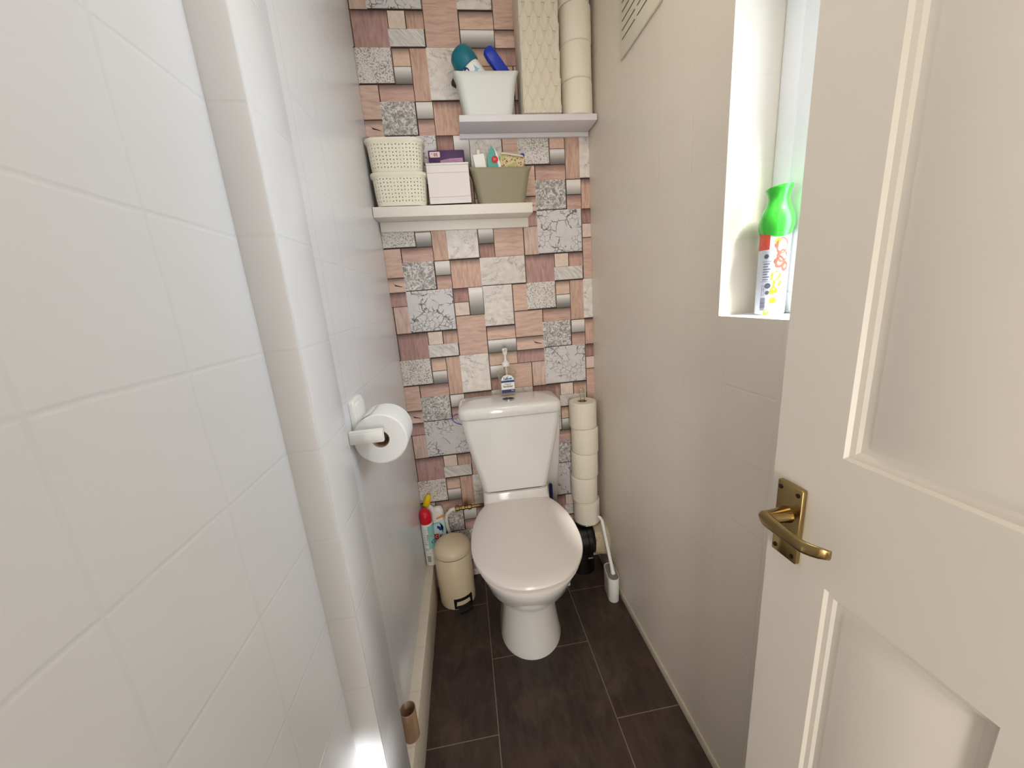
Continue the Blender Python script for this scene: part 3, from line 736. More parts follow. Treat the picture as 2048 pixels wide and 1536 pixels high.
mb = MB(); mb.box(.341, .372, -.055, -.03, uz+.120, uz+.160, bev=.006, rot=Matrix.Rotation(math.radians(28), 3, 'Y'))
tag(mb.build('hair_clip', M['black'], None, loc=(.356, -.043, uz+.12)), 'small black item poking over the left rim of the white tub', 'clip')

# leaf-embossed tall box
px0, px1 = 0.5865, 0.7285; pz0 = zup(px0) + 0.001
t = thing('embossed_box', 'tall off-white box embossed with rows of leaves on the upper shelf', 'box', ((px0+px1)/2, -0.06, pz0))
mb = MB(); mb.box(px0, px1, -0.112, -0.014, pz0, pz0+0.40, bev=.0015)
body = mb.build('body', M['white_board'] if False else plain('embossed_paper', (224, 214, 196), 0.7, var=0.04), t)
mb = MB(); pw = (px1-px0)/4.0; ph = 0.0418; yb_ = -0.1121
o = [(0, 1.52), (.10, 1.42), (.22, 1.24), (.34, 1.0), (.43, .74), (.485, .42), (.495, 0), (-.495, 0), (-.485, .42), (-.43, .74), (-.34, 1.0), (-.22, 1.24), (-.10, 1.42)]
for r in range(-1, 9):
    for k in range(-1, 5):
        cx = px0 + pw*(k+0.5 + (0.5 if r % 2 else 0)); cz = pz0 + 0.004 + r*ph
        if cx-.45*pw > px1-.002 or cx+.45*pw < px0+.002: continue
        xs = lambda x: min(px1-.0006, max(px0+.0006, cx+x*pw)); zz = lambda y: min(pz0+.399, max(pz0+.001, cz+y*ph))
        dp = lambda y: yb_-.0004-.0052*y
        R0 = [(xs(x), yb_, zz(y)) for x, y in o]; R1 = [(xs(x*.95), dp(y)+.0004, zz(y*.985)) for x, y in o]
        R2 = [(xs(x*.80), dp(y)-.0006, zz(y*.93)) for x, y in o]; R3 = [(xs(x*.07), dp(y*.8)+.0006, zz(y*.80)) for x, y in o]
        mb.loft([R0, R1, R2, R3], False, True)
mb.build('leaf_relief', bpy.data.materials['embossed_paper'], body, sharp=30)

# ------------------------------------------------------------------ toilet rolls
def make_roll(name, label, group, r, h, m, cat='toilet roll', vertical=True):
    t = thing(name, label, cat, (0, 0, 0), group)
    mb = MB(); rc = 0.021; seg = 48
    prof = [(rc, 0.001), (r-.004, 0.0), (r-.0008, .0025), (r, .006), (r, h-.006), (r-.0008, h-.0025), (r-.004, h), (rc, h-.001)]
    rings = [[(q*math.cos(2*PI*i/seg), q*math.sin(2*PI*i/seg), z) for i in range(seg)] for q, z in prof]
    mb.loft(rings + [rings[0]], False, False)
    # loose end of the sheet
    a0 = -2.3; pts = [(r+.0006+.0012*i/10) for i in range(11)]
    mb.loft([[((p)*math.cos(a0+.05*i), (p)*math.sin(a0+.05*i), z) for i, p in enumerate(pts)] for z in (.003, h-.003)], False, False, closed=False)
    bmesh.ops.remove_doubles(mb.bm, verts=mb.bm.verts[:], dist=1e-6)
    mb.build('paper', m, t)
    mb = MB(); rr = [[(q*math.cos(2*PI*i/32), q*math.sin(2*PI*i/32), z) for i in range(32)] for q, z in ((rc-.0002, .0015), (rc-.0002, h-.0015), (rc-.0014, h-.0015), (rc-.0014, .0015))]
    mb.loft(rr+[rr[0]], False, False); mb.build('core', M['cardboard'], t)
    return t
words = ['bottom toilet roll of the column on the upper shelf beside the embossed box', 'toilet roll second from the bottom in the upper shelf column', 'toilet roll third from the bottom in the upper shelf column', 'topmost toilet roll of the upper shelf column cut off by the photo edge']
zz = zup(0.76)
h = 0.1165
r0 = make_roll('toilet_roll', words[0], 'toilet rolls in a column on the upper shelf', 0.0580, h, M['paper'])
for i in range(4):
    o = r0 if i == 0 else dup(r0, (0, 0, 0), words[i])
    o.location = (0.8025 + (0.002, 0.0005, 0.002, -0.0035)[i], -0.0605, zz + i*(h+0.0006)); o.rotation_euler.z = i*1.1
# stand by the toilet
sx, sy = 0.787, -0.0685
zb_ = 0.2685
labs = ['bottom toilet roll on the wire stand beside the cistern', 'toilet roll second from the bottom on the wire stand', 'middle toilet roll of the five on the wire stand', 'toilet roll second from the top on the wire stand', 'topmost toilet roll on the wire stand with the hook above it']
hs = 0.1205
r1 = make_roll('toilet_roll', labs[0], 'toilet rolls on the wire stand', 0.0615, hs, M['paper'])
offs = [(0.0035, -.001), (-.006, -.004), (0.001, 0), (.0045, -.001), (-0.001, 0)]
for i in range(5):
    o = r1 if i == 0 else dup(r1, (0, 0, 0), labs[i])
    o.location = (sx+offs[i][0], sy+offs[i][1], zb_+0.004 + i*(hs+0.0006)); o.rotation_euler.z = 0.6+i*1.3
t = thing('roll_stand', 'thin wire toilet roll stand with looped top on the black soil pipe', 'roll holder', (sx, sy, zb_-0.006))
mb = MB(); mb.tube([(sx+.056*math.cos(2*PI*i/36), sy+.056*math.sin(2*PI*i/36), zb_) for i in range(37)], .002, 8)
mb.tube([(sx-.056, sy, zb_), (sx+.056, sy, zb_)], .0018, 8); mb.build('base_ring', M['wire'], t)
mb = MB(); ht = zb_+.004+5*(hs+.0006)
pts = [(sx-.009, sy, zb_)] + [(sx-.009, sy, ht+.045)] + [(sx-.009+.009*(1-math.cos(PI*i/10)), sy, ht+.045+.012*math.sin(PI*i/10)) for i in range(1, 10)] + [(sx+.009, sy, ht+.045), (sx+.009, sy, zb_)]
mb.tube(pts, .0017, 8); mb.build('rod', M['wire'], t)

# wall holder with the roll in use
hx, hz = 0.066, 1.054
t = thing('roll_holder', 'white plastic toilet roll holder screwed to the left wall', 'roll holder', (0, -0.70, hz))
mb = MB()
mb.loft([[(x, y, z) for y, z, _ in rrect(-0.700, hz+.036, hy_, hz_, .012, 0, 5)] for x, hy_, hz_ in ((0.0005, .042, .056), (.008, .042, .056), (.0115, .0395, .0535), (.012, .034, .048), (.0155, .033, .047), (.017, .030, .044))])
mb.build('wall_plate', M['white_plastic'], t)
ya = -0.776
MB().box(0.0015, 0.078, ya-0.008, ya+0.006, hz-0.0005, hz+0.031, bev=.0025).box(0.004, 0.070, ya-.0095, ya-.0075, hz+.005, hz+.0255, bev=.0008).build('front_arm', M['white_plastic'], t)
MB().box(0.012, 0.062, -0.654, -0.640, hz+0.004, hz+.030, bev=.0025).tube([(.0645, -.770, hz+.0115), (.0645, -.645, hz+.0115)], .0065, 16).build('axle', M['white_plastic'], t)
ru = make_roll('toilet_roll', 'white toilet roll hanging on the wall holder on the left', None, 0.0632, 0.098, M['paper_w'])
ru.rotation_euler = (-PI/2, 0, 0); ru.location = (0.0645, -0.760, hz-0.002)

# ------------------------------------------------------------------ hand sanitiser on the cistern
sx, sy, sz = 0.452, -0.058, 0.9405
t = thing('sanitiser_bottle', 'clear pump bottle of hand sanitiser on the cistern lid', 'bottle', (sx, sy, sz))
mb = MB()
mb.loft([[(x, y, sz+z_) for x, y, _ in rrect(sx, sy, hx_, hy_, r_, 0, 6)] for z_, hx_, hy_, r_ in ((0, .030, .018, .012), (.003, .0335, .021, .014), (.03, .0325, .021, .014), (.06, .034, .021, .014), (.085, .0385, .022, .014), (.097, .0435, .021, .012), (.101, .041, .020, .012), (.107, .028, .017, .014), (.114, .014, .013, .0125), (.117, .011, .011, .0105), (.128, .011, .011, .0105))])
bot = mb.build('bottle_body', M['clear'], t, sharp=60)
ly = sy-.0222
lab = [(-.0285, .014), (.0285, .014), (.0285, .066), (.026, .078), (.018, .089), (0, .094), (-.018, .089), (-.026, .078), (-.0285, .066)]
lb = MB().poly and MB()
lb.poly([(sx+x, ly, sz+z_) for x, z_ in lab]); lab_o = lb.build('label_sticker', M['label'], t)
mb = MB(); mb.poly([(sx+x, ly-.0003, sz+z_) for x, z_ in ((-.0285, .014), (.0285, .014), (.0285, .0285), (-.0285, .0285))]); mb.build('blue_band', M['navy'], lab_o); mb = MB(); mb.poly([(sx+x, ly-.0003, sz+z_) for x, z_ in ((-.0285, .060), (.0285, .060), (.0285, .069), (-.0285, .069))]); mb.build('blue_band', M['navy'], lab_o)
mb = MB(); add_text(mb, 'Sabre', .016, lambda x, y: Vector((sx+x, ly-.0006, sz+.077+y)), True); mb.build('brand_lettering', M['darkblue'], lab_o)
mb = MB(); add_text(mb, 'Hand', .0125, lambda x, y: Vector((sx+x, ly-.0006, sz+.0525+y))); mb.build('lettering', M['greyink'], lab_o)
mb = MB(); add_text(mb, 'Sanitiser', .0125, lambda x, y: Vector((sx+x, ly-.0006, sz+.0425+y)), True); mb.build('lettering', M['ink'], lab_o)
mb = MB(); add_text(mb, '70%', .0075, lambda x, y: Vector((sx+.019+x, ly-.0006, sz+.022+y))); mb.build('lettering', M['label'], lab_o)
mb = MB(); mb.poly([(sx+x, ly-.0004, sz+z_) for x, z_ in ((-.010, .071), (.004, .072), (.0, .079), (.006, .090), (-.004, .084))]); mb.build('leaf_print', M['sky'], lab_o); mb = MB(); mb.poly([(sx+x, ly-.0004, sz+z_) for x, z_ in ((.004, .0715), (.024, .073), (.016, .081), (.010, .078))]); mb.build('leaf_print', M['sky'], lab_o)
mb = MB(); mb.lathe([(.016, .1285), (.0165, .130), (.0165, .144), (.0145, .147), (.011, .1475), (.011, .152), (.0065, .153), (.005, .160), (.0045, .178)], (sx, sy, sz), 28)
pump = mb.build('pump', M['white_plastic'], t)
mb = MB(); mb.loft([[(sx+x, sy+y, sz+z_) for x, y, _ in rrect(0, 0, a_, a_, a_*.45, 0, 4)] for z_, a_ in ((.177, .006), (.183, .0085), (.198, .0105), (.204, .0105), (.2065, .008))]); mb.tube([(sx, sy, sz+.198), (sx, sy-.03, sz+.199), (sx, sy-.042, sz+.195)], [.0062, .0052, .0045], 12); mb.build('pump_head', M['white_plastic'], t)
mb = MB(); mb.tube([(sx, sy, sz+.012), (sx+.002, sy, sz+.07), (sx, sy, sz+.128)], .0028, 10); mb.build('dip_tube', M['white_plastic'], t)

# ------------------------------------------------------------------ bin, cleaners and pipes behind the toilet
cx, cy = 0.1325, -0.122; R = 0.0825
t = thing('pedal_bin', 'small cream pedal bin with black pedal left of the toilet', 'bin', (cx, cy, 0))
mb = MB(); mb.lathe([(R-.004, .0005), (R-.001, .003), (R, .008), (R, .250), (R-.0015, .2525)], (cx, cy, 0), 56); body = mb.build('bin_body', M['bin'], t)
MB().lathe([(R-.004, .2525), (R-.003, .2532), (R-.003, .2558), (R-.004, .256)], (cx, cy, 0), 56).build('lid_seam', M['black'], t)  # black ring set in the seam below the lid
MB().lathe([(R-.003, .2562), (R+.0014, .2578), (R+.0018, .267), (R-.0005, .278), (R-.006, .289), (R-.019, .299), (R-.040, .305), (.012, .308)], (cx, cy, 0), 56).build('lid', M['bin'], t)
pa = 0.36
def bp(a, r, z): return Vector((cx+r*math.sin(a), cy-r*math.cos(a), z))
# black pedal surround: an arched frame round a recess, with a pedal plate
mb = MB()
for r_ in (R+.0012,):
    out = [bp(pa+a/ R, r_, z) for a, z in ((-.030, .014), (.030, .014), (.030, .052), (-.030, .052))]
    inn = [(-.034, .021), (.034, .021), (.030, .047), (-.030, .047)]
    O = [(-.043, .010), (.043, .010), (.043, .059), (-.043, .059)]
    for k in range(4):
        a0, a1 = O[k], O[(k+1) % 4]; b0, b1 = inn[k], inn[(k+1) % 4]
        for i in range(6):
            f, gg = i/6, (i+1)/6; ip = lambda p, q, f: (p[0]+(q[0]-p[0])*f, p[1]+(q[1]-p[1])*f)
            q4 = [ip(a0, a1, f), ip(a0, a1, gg), ip(b0, b1, gg), ip(b0, b1, f)]
            mb.loft([[bp(pa+x/R, R+.0004, z) for x, z in q4], [bp(pa+x/R, R+.0045, z) for x, z in q4]])
fr = mb.build('pedal_frame', M['black'], t)
mb = MB()
pr = []
for r_, z in ((R-.004, .019), (R+.020, .013), (R+.034, .009)):
    pr.append([bp(pa+x/R*(R/r_), r_, z+dz) for x, dz in ((-.031, 0), (.031, 0), (.031, .005), (-.031, .005))])
mb.loft(pr); mb.build('pedal', M['black'], fr)

def can_base(x, y): return (x, y, 0.1725)
c = (0.0275, -0.080); zc = 0.1726; r = 0.0262
t = thing('aerosol_can', 'white aerosol can with bright red cap on the tiled ledge', 'spray can', (c[0], c[1], zc))
can = MB().lathe([(r-.003, 0), (r, .003), (r, .205), (r-.002, .211), (r-.005, .214)], (c[0], c[1], zc), 40).build('can_body', M['label'], t)
mb = MB(); mb.lathe([(r-.0035, .2135), (r-.0006, .215), (r-.0004, .250), (r-.002, .262), (r-.006, .270), (.014, .2745), (.005, .2755)], (c[0], c[1], zc), 40)
for v_ in mb.bm.verts:
    if v_.co.z > zc+.25: v_.co.z += (v_.co.x-c[0])*(-.25) + (v_.co.y-c[1])*.22
mb.build('cap', M['red'], t)
RR = r+.0004
mb = MB(); cyl_patch(mb, c, RR, .15, 1.5, .165+zc, .205+zc); cyl_patch(mb, c, RR, .05, 1.5, .09+zc, .165+zc); mb.build('blue_print', M['aqua'], can)
mb = MB(); cyl_shape(mb, c, RR+.0003, [(-.013, -.022), (.010, -.008), (.013, .022), (-.010, .010)], .35, zc+.155); mb.build('green_print', M['greenprint'], can)
mb = MB(); cyl_shape(mb, c, RR+.0005, [(-.007, -.010), (.007, -.002), (.008, .008), (-.004, .002)], .42, zc+.152); mb.build('orange_print', M['orange'], can)
mb = MB(); add_text(mb, 'O', .026, cyl_fn(c, RR+.0006, .92, zc+.121), True); mb.build('lettering', M['navy'], can)
mb = MB()
for i in range(6): cyl_patch(mb, c, RR, -.75, .0, zc+.125+i*.0125, zc+.1275+i*.0125, 6)
for z0_, z1_ in ((.112, .119), (.083, .094)): cyl_patch(mb, c, RR, -.72, -.05, zc+z0_, zc+z1_, 6)
mb.build('small_print', M['palegrey'], can)
mb = MB()
for i in range(9): cyl_patch(mb, c, RR, -.5, .12, zc+.022+i*.0036, zc+.022+i*.0036+(.0024 if i % 3 else .0012), 6)
cyl_patch(mb, c, RR, -.1, .1, zc+.066, zc+.068, 3); mb.build('barcode', M['greyink'], can)

dx, dy, dz_ = 0.0735, -0.0225, 0.1726
t = thing('toilet_cleaner_bottle', 'white toilet cleaner bottle with bent neck and yellow cap behind the red-capped can', 'bottle', (dx, dy, dz_))
mb = MB()
mb.loft([[(x, y, dz_+z_) for x, y, _ in rrect(dx+ox, dy, hx_, hy_, min(hx_, hy_)*.8, 0, 6)] for z_, hx_, hy_, ox in ((0, .028, .016, 0), (.004, .031, .0185, 0), (.15, .031, .0185, 0), (.205, .031, .0185, .0), (.232, .028, .018, .002), (.246, .020, .015, .004), (.252, .009, .008, .006))])
mb.tube([(dx-.004, dy, dz_+.205), (dx-.022, dy, dz_+.236), (dx-.036, dy, dz_+.254), (dx-.043, dy, dz_+.268)], [.018, .0165, .014, .0125], 20)
bd = mb.build('bottle_body', M['label'], t)
MB().tube([(dx-.044, dy-.001, dz_+.266), (dx-.039, dy-.001, dz_+.286), (dx-.028, dy-.001, dz_+.312), (dx-.023, dy-.001, dz_+.317)], [.0165, .016, .0115, .006], 18).build('cap', M['yellow'], t)
fy = dy-.0190
arc = lambda ccx, ccz, r0_, r1_, a0, a1, n=18: [(ccx+r1_*math.cos(a0+(a1-a0)*i/n), ccz+r1_*math.sin(a0+(a1-a0)*i/n)) for i in range(n+1)] + [(ccx+r0_*math.cos(a1+(a0-a1)*i/n), ccz+r0_*math.sin(a1+(a0-a1)*i/n)) for i in range(n+1)]
def flat(mb, o, y, f0=dx, f1=dz_):
    tt = bmesh.new(); tt.faces.new([tt.verts.new((f0+x, y, f1+z)) for x, z in o]); bmesh.ops.triangulate(tt, faces=tt.faces[:]); mb.merge(tt)
mb = MB(); flat(mb, [(-.030, .08), (.030, .08), (.030, .195), (-.030, .17)], fy); mb.build('pale_blue_panel', plain('pale_blue_print', (206, 234, 240), .4), bd)
mb = MB(); flat(mb, arc(-.004, .148, .026, .033, -.9, 2.6), fy-.0003); mb.build('swirl_print', M['aqua'], bd)
mb = MB(); flat(mb, arc(-.008, .138, .010, .024, -.1, 1.5), fy-.0006); mb.build('crescent_print', M['darkblue'], bd)
mb = MB(); flat(mb, [(-.004, .196), (.030, .205), (.030, .218), (-.008, .202)], fy-.0004); mb.build('orange_flash', M['orange'], bd)
mb = MB(); mb.box(dx-.024, dx-.004, fy-.0008, fy-.0002, dz_+.092, dz_+.120); add_text(mb, 'K', .028, lambda x, y: Vector((dx+.008+x, fy-.0006, dz_+.106+y)), True); mb.build('logo_block', M['redprint'], bd)
mb = MB(); add_text(mb, 'C', .020, lambda x, y: Vector((dx-.014+x, fy-.0012, dz_+.106+y)), True); mb.build('lettering', M['label'], bd)

# brass stop valve on the supply pipe, with its white filling hose
t = thing('stop_valve', 'aged brass stop valve on the water pipe left of the cistern', 'valve', (0.23, -0.05, 0.40))
mb = MB(); rx = Matrix.Rotation(PI/2, 3, 'Y'); vz = .416
mb.lathe([(.010, 0), (.0135, .002), (.0135, .018), (.010, .020), (.010, .028), (.0125, .030), (.0125, .044), (.009, .046), (.009, .058), (.013, .060), (.013, .074), (.009, .077)], (.162, -.05, vz), 6*4, rx)
mb.build('valve_body', M['brass_dark'], t)
MB().tube([(.238, -.05, vz), (.275, -.05, vz), (.305, -.048, vz), (.318, -.035, vz), (.32, -.0035, vz)], .0085, 14).build('supply_pipe', M['brass_dark'], t)
MB().lathe([(.0065, 0), (.0065, .012), (.010, .013), (.010, .018)], (.214, -.05, vz+.008), 16).build('valve_screw', M['brass_dark'], t)
mb = MB(); mb.tube([(.161, -.05, vz), (.142, -.051, vz-.003), (.122, -.052, vz-.020), (.115, -.050, vz-.042), (.114, -.044, vz-.068), (.114, -.032, vz-.098), (.117, -.022, vz-.13), (.121, -.017, vz-.165), (.122, -.013, vz-.2), (.122, -.010, vz-.215)], .0085, 14)
tag(mb.build('filling_hose', M['hose'], None, loc=(.16, -.05, vz)), 'white hose curving down from the brass stop valve behind the bin', 'hose')
# blue cord loop by the cistern
mb = MB(); mb.tube([(.226, -.0035, .857), (.212, -.012, .861), (.198, -.018, .853), (.194, -.02, .843), (.2, -.02, .832), (.212, -.016, .820), (.226, -.008, .812), (.234, -.0035, .806)], .0017, 8)
tag(mb.build('string_loop', M['bluecord'], None, loc=(.21, -.004, .85)), 'thin blue string looping out beside the left of the cistern', 'string')
# white sheet hanging behind the cistern
mb = MB(); rows = []
for z, xa, xb, y in ((.34, .600, .657, -.010), (.42, .604, .664, -.0095), (.5, .612, .672, -.009), (.6, .624, .682, -.0085), (.72, .636, .690, -.008), (.85, .644, .694, -.008)):
    rows.append([(xa+(xb-xa)*i/8, y-.003*math.sin(i*1.1), z) for i in range(9)])
mb.loft(rows, False, False, closed=False)
o = mb.build('hanging_sheet', M['sheet'], None, loc=(.65, -.006, .34)); solid(o, .002); tag(o, 'white sheet tucked between the cistern and the stacked rolls', 'sheet')
mb = MB(); mb.loft([[(x, y, z) for x, y, _ in rrect(.6255, -.036, a_, .009, .006, 0, 4)] for z, a_ in ((.36, .006), (.365, .008), (.462, .008), (.468, .005))])
tag(mb.build('blue_bottle', M['navy'], None, loc=(.6255, -.036, .36)), 'blue bottle glimpsed in the gap right of the cistern', 'bottle')

# black soil pipe running into the right wall
t = thing('soil_pipe', 'black plastic soil pipe behind the toilet entering the right wall', 'pipe', (0.70, -0.085, 0.17))
mb = MB(); pc = (-.082, .178)
def xl(prof, y, z): mb.lathe([(r_, x) for r_, x in prof], (0, y, z), 40, rx)
xl([(.058, .60), (.058, .70), (.066, .705), (.073, .715), (.075, .745), (.075, .770), (.079, .773), (.079, .790), (.075, .794), (.072, .802), (.070, .815)], *pc)
mb.build('pipe_body', M['black'], t)
mb = MB(); mb.box(.762, .786, pc[0]-.0795, pc[0]-.074, pc[1]-.060, pc[1]-.054, bev=.002); mb.build('clip', M['grey_rubber'], t)
MB().tube([(.76, -.064, .15), (.76, -.064, .06), (.76, -.064, .0005)], [.056, .058, .060], 28).build('under_pipe_shade', M['black'], t)  # added black upright standing in for the deep shade below the pipe
mb = MB(); rp = random.Random(5); rings = []
for x, r0_ in ((.806, .0755), (.813, .0775), (.826, .080), (.842, .084), (.856, .086), (.8695, .094)):
    rings.append([(x+rp.uniform(-.002, .002)*(x < .865), pc[0]+(r0_+rp.uniform(-.0035, .005))*math.cos(2*PI*i/30)*(.96), pc[1]+(r0_+rp.uniform(-.0035, .005))*math.sin(2*PI*i/30)) for i in range(30)])
mb.loft(rings); pc_ = mb.build('plaster_collar', M['plaster'], t, sharp=20)

# ------------------------------------------------------------------ toilet brush
bx, by = 0.8335, -0.262
t = thing('toilet_brush', 'white silicone toilet brush in its slim holder on the floor by the right wall', 'toilet brush', (bx, by, 0))
def stad(hx_, hy_, z, ang=-.12):
    p = rrect(0, 0, hx_, hy_, hx_*.97, 0, 8); ca, sa = math.cos(ang), math.sin(ang)
    return [(bx+x*ca-y*sa, by+x*sa+y*ca, z) for x, y, _ in p]
mb = MB(); mb.loft([stad(.021, .052, .0005), stad(.0235, .0545, .004), stad(.0245, .0555, .118), stad(.0245, .0555, .122), stad(.0225, .0535, .1225), stad(.0222, .0532, .114)], True, True); hold = mb.build('brush_holder', M['white_plastic'], t)
MB().loft([stad(.0208, .0515, .1145), stad(.0208, .0515, .1195), stad(.018, .049, .1205)]).build('brush_lid', M['grey_rubber'], t)
mb = MB(); b0 = Vector((bx+.004, by-.012, .1195)); b1 = Vector((.8135, -.212, .352)); b2 = Vector((.806, -.205, .366)); b3 = Vector((.799, -.202, .3705))
def flatring(p, w, th, d):
    d = d.normalized(); s_ = Vector((0, 1, 0)); s_ = (s_-d*s_.dot(d)).normalized(); n_ = d.cross(s_)
    return [p+s_*w*1.1*math.cos(q)+n_*th*1.45*math.sin(q) for q in (2*PI*k/12 for k in range(12))]
ax = b1-b0
mb.loft([flatring(b0, .010, .0075, ax), flatring(b0+ax*.06, .009, .0065, ax), flatring(b0+ax*.15, .0068, .0055, ax), flatring(b0+ax*.8, .0058, .005, ax), flatring(b1, .0062, .0052, ax), flatring(b2, .0062, .0045, b3-b1), flatring(b3, .005, .003, b3-b2)])
mb.build('brush_handle', M['white_plastic'], t)

# cardboard tube left on the ledge beside the pilaster
cxt, cyt = .0245, -.792; mb = MB(); ro, ri, hh = .0215, .0202, .098
rr = [[(cxt+q*math.cos(2*PI*i/36), cyt+q*math.sin(2*PI*i/36), .1724+z) for i in range(36)] for q, z in ((ri, 0), (ro, 0), (ro, hh), (ri, hh))]
mb.loft(rr+[rr[0]], False, False); tag(mb.build('cardboard_tube', M['cardboard'], None, loc=(cxt, cyt, .1724)), 'empty brown cardboard roll tube standing on the tiled ledge', 'cardboard tube')

# ------------------------------------------------------------------ air freshener on the window sill
c = (0.9455, -0.890); zc = WZ0+.0004; r = .0270
t = thing('air_freshener', 'air freshener spray can with bright green shaped cap on the window sill', 'spray can', (c[0], c[1], zc))
can = MB().lathe([(r-.003, 0), (r, .003), (r, .162), (r-.001, .166)], (c[0], c[1], zc), 44).build('can_body', M['label'], t)
mb = MB()
mb.lathe([(r+.0008, .160), (r+.0022, .167), (.0312, .176), (.0314, .186), (.0292, .198), (.0250, .209), (.0208, .219), (.0188, .227), (.0186, .233), (.0202, .240), (.0228, .2465), (.0240, .250), (.0236, .252), (.020, .2535), (.011, .2545), (.003, .255)], (c[0], c[1], zc), 44)
vw = Vector((.74, -.67, 0))
for v_ in mb.bm.verts:
    h_ = v_.co.z-zc; k = min(1, max(0, (h_-.222)/.03)); q = (v_.co-Vector((c[0], c[1], v_.co.z))).dot(vw)
    v_.co.z += q*.13*k
    k2 = min(1, max(0, (.172-h_)/.02)); v_.co.z += k2*.008*math.cos(math.atan2(v_.co.y-c[1], v_.co.x-c[0])*2+.6)
mb.build('cap', M['green'], t)
RR = r+.0004
A = -0.75
mb = MB(); cyl_patch(mb, c, RR, A-1.4, A-.06, zc+.006, zc+.131, 14); lb = mb.build('label_panel', M['palegrey'], can)
mb = MB(); cyl_patch(mb, c, RR, A-1.4, A-.28, zc+.132, zc+.164, 12); mb.build('red_panel', M['coral'], can)
for ox, oz_, s_ in ((.014, .138, .016), (.016, .118, .013), (.011, .107, .012), (.022, .098, .010)):
    mb = MB(); cyl_shape(mb, c, RR+.0002, [(ox+s_*.75*math.cos(q*PI/8)*(1+.2*math.sin(q*1.9)), (oz_-.09)+s_*math.sin(q*PI/8)) for q in range(16)], A, zc+.09); mb.build('flower_print', M['coral'], can)
for ox, oz_, s_ in ((.006, .148, .006), (.006, .080, .010), (.009, .065, .009), (.004, .050, .008), (.004, .030, .007), (-.006, .006, .006)):
    mb = MB(); cyl_shape(mb, c, RR+.0003, [(ox-s_*.8, oz_-.09-s_), (ox+s_*.8, oz_-.09-s_*.6), (ox+s_, oz_-.09+s_*.4), (ox+s_*.1, oz_-.09+s_), (ox-s_*.7, oz_-.09+s_*.5)], A, zc+.09); mb.build('leaf_print', M['limeprint'], can)
mb = MB(); Q = RR+.0006
for i, (a0, a1) in enumerate(((-.62, -.22), (-.62, -.16), (-.62, -.3), (-.62, -.2), (-.62, -.12), (-.62, -.28), (-.62, -.18))): cyl_patch(mb, c, Q, A+a0, A+a1, zc+.072+i*.0052, zc+.0735+i*.0052, 5)
cyl_patch(mb, c, Q, A-.70, A-.08, zc+.0685, zc+.0692, 5); cyl_patch(mb, c, Q, A-.70, A-.08, zc+.1085, zc+.1092, 5)
cyl_shape(mb, c, Q, [(.0045*math.cos(q*PI/8), .0045*math.sin(q*PI/8)) for q in range(16)], A-.44, zc+.119)
cyl_shape(mb, c, Q, arc(0, 0, .0035, .0055, 0, 2*PI-.01), A-.22, zc+.060)
cyl_shape(mb, c, Q, arc(0, 0, .0022, .004, .4, 5.4), A-.22, zc+.046)
for k in range(2):
    for z0_, z1_, a0, a1 in ((.052, .0525, -.62, -.42), (.0605, .061, -.62, -.42), (.052, .061, -.62, -.60), (.052, .061, -.44, -.42)): cyl_patch(mb, c, Q, A+a0, A+a1, zc+z0_-k*.011, zc+z1_-k*.011, 3)
rb = random.Random(2); z = .010
while z < .036:
    w_ = rb.choice((.0006, .0009, .0015)); cyl_patch(mb, c, Q, A-.66, A-.30, zc+z, zc+z+w_, 4); z += w_+rb.choice((.0006, .001))
mb.build('small_print', M['greyink'], lb)

# ------------------------------------------------------------------ camera
cam = bpy.data.cameras.new('camera'); cam.sensor_width = 36; cam.lens = 733.2128/2048*36; cam.clip_start = 0.01
co = bpy.data.objects.new('camera', cam); COL.objects.link(co)
ya, pb_, rc_ = -0.1184, -0.2323, 0.0768
Rz = Matrix.Rotation(ya, 3, 'Z'); Rx = Matrix.Rotation(pb_, 3, 'X'); Ry = Matrix.Rotation(rc_, 3, 'Y')
Mx = Rz @ Rx @ Ry
right, fwd, up = Mx.col[0], Mx.col[1], Mx.col[2]
R4 = Matrix((right, up, -fwd)).transposed().to_4x4()
co.matrix_world = Matrix.Translation((0.3303*W, -1.8587*W, 1.5606*W)) @ R4
SC.camera = co

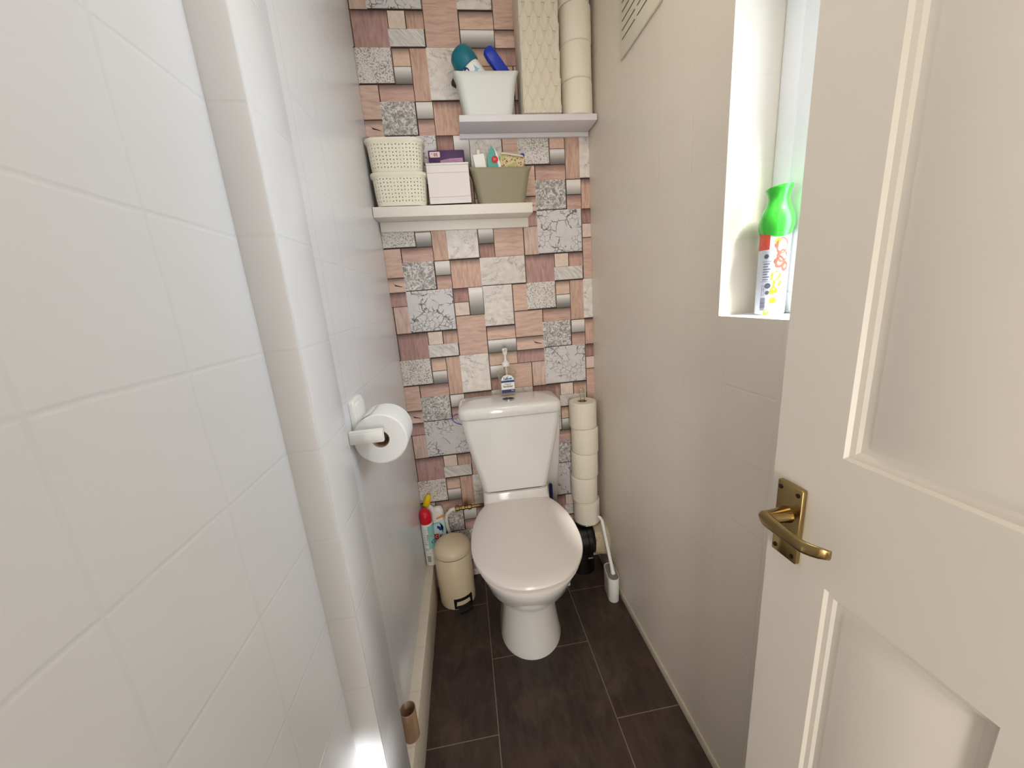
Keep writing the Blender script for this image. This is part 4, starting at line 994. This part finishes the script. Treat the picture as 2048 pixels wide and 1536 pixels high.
# ------------------------------------------------------------------ light
w = bpy.data.worlds.new('sky'); SC.world = w; w.use_nodes = True
bg = w.node_tree.nodes['Background']; bg.inputs[0].default_value = (0.80, 0.90, 1.0, 1); bg.inputs[1].default_value = 3.0
def area(name, loc, rot, sx_, sy_, e, col):
    l = bpy.data.lights.new(name, 'AREA'); l.shape = 'RECTANGLE'; l.size = sx_; l.size_y = sy_; l.energy = e; l.color = col
    o = bpy.data.objects.new(name, l); COL.objects.link(o); o.location = loc; o.rotation_euler = rot; return o
area('window_daylight', (XO+0.10, (WY0+WY1)/2+.02, 1.64), (0, PI/2, 0), 0.70, 0.58, 10.0, (0.70, 0.85, 1.0))
area('hall_fill', (0.10, -3.1, 1.15), (math.radians(90), 0, 0), 0.28, 1.9, 11, (1.0, 0.97, 0.93))  # added fill from the unseen hall, brightens the toilet end
area('ceiling_fill', (0.44, -1.12, 2.47), (0, 0, 0), 0.5, 0.45, 4.4, (1.0, 0.92, 0.82))  # added overhead fill to even out the room, no fitting here
area('hall_low_fill', (0.14, -3.1, 0.55), (math.radians(90), 0, 0), 0.3, 0.9, 13, (1.0, 0.97, 0.93))  # second added fill, low down, lifts the bin and lower walls
sun = bpy.data.lights.new('sun', 'SUN'); sun.energy = 20; sun.angle = math.radians(11); sun.color = (1.0, 0.97, 0.92)
so = bpy.data.objects.new('sun', sun); COL.objects.link(so)
so.rotation_euler = Vector((0, 0, -1)).rotation_difference(Vector((-.165, .5, -.85)).normalized()).to_euler()
# low sunbeam from the hall catching the foot of the pilaster
sp = bpy.data.lights.new('hall_sunbeam', 'SPOT'); sp.energy = 300; sp.spot_size = math.radians(6); sp.spot_blend = 0.9; sp.shadow_soft_size = 0.03
spo = bpy.data.objects.new('hall_sunbeam', sp); COL.objects.link(spo); spo.location = (0.45, -2.6, 1.35)
spo.rotation_euler = (Vector((0.004, -1.05, 0.465))-spo.location).to_track_quat('-Z', 'Y').to_euler()

SC.view_settings.view_transform = 'Standard'; SC.view_settings.look = 'None'; SC.view_settings.exposure = -0.03

SC.cycles.use_adaptive_sampling = True; SC.cycles.adaptive_threshold = 0.03
SC.cycles.max_bounces = 8; SC.cycles.diffuse_bounces = 5; SC.cycles.glossy_bounces = 4; SC.cycles.transmission_bounces = 4; SC.cycles.transparent_max_bounces = 8
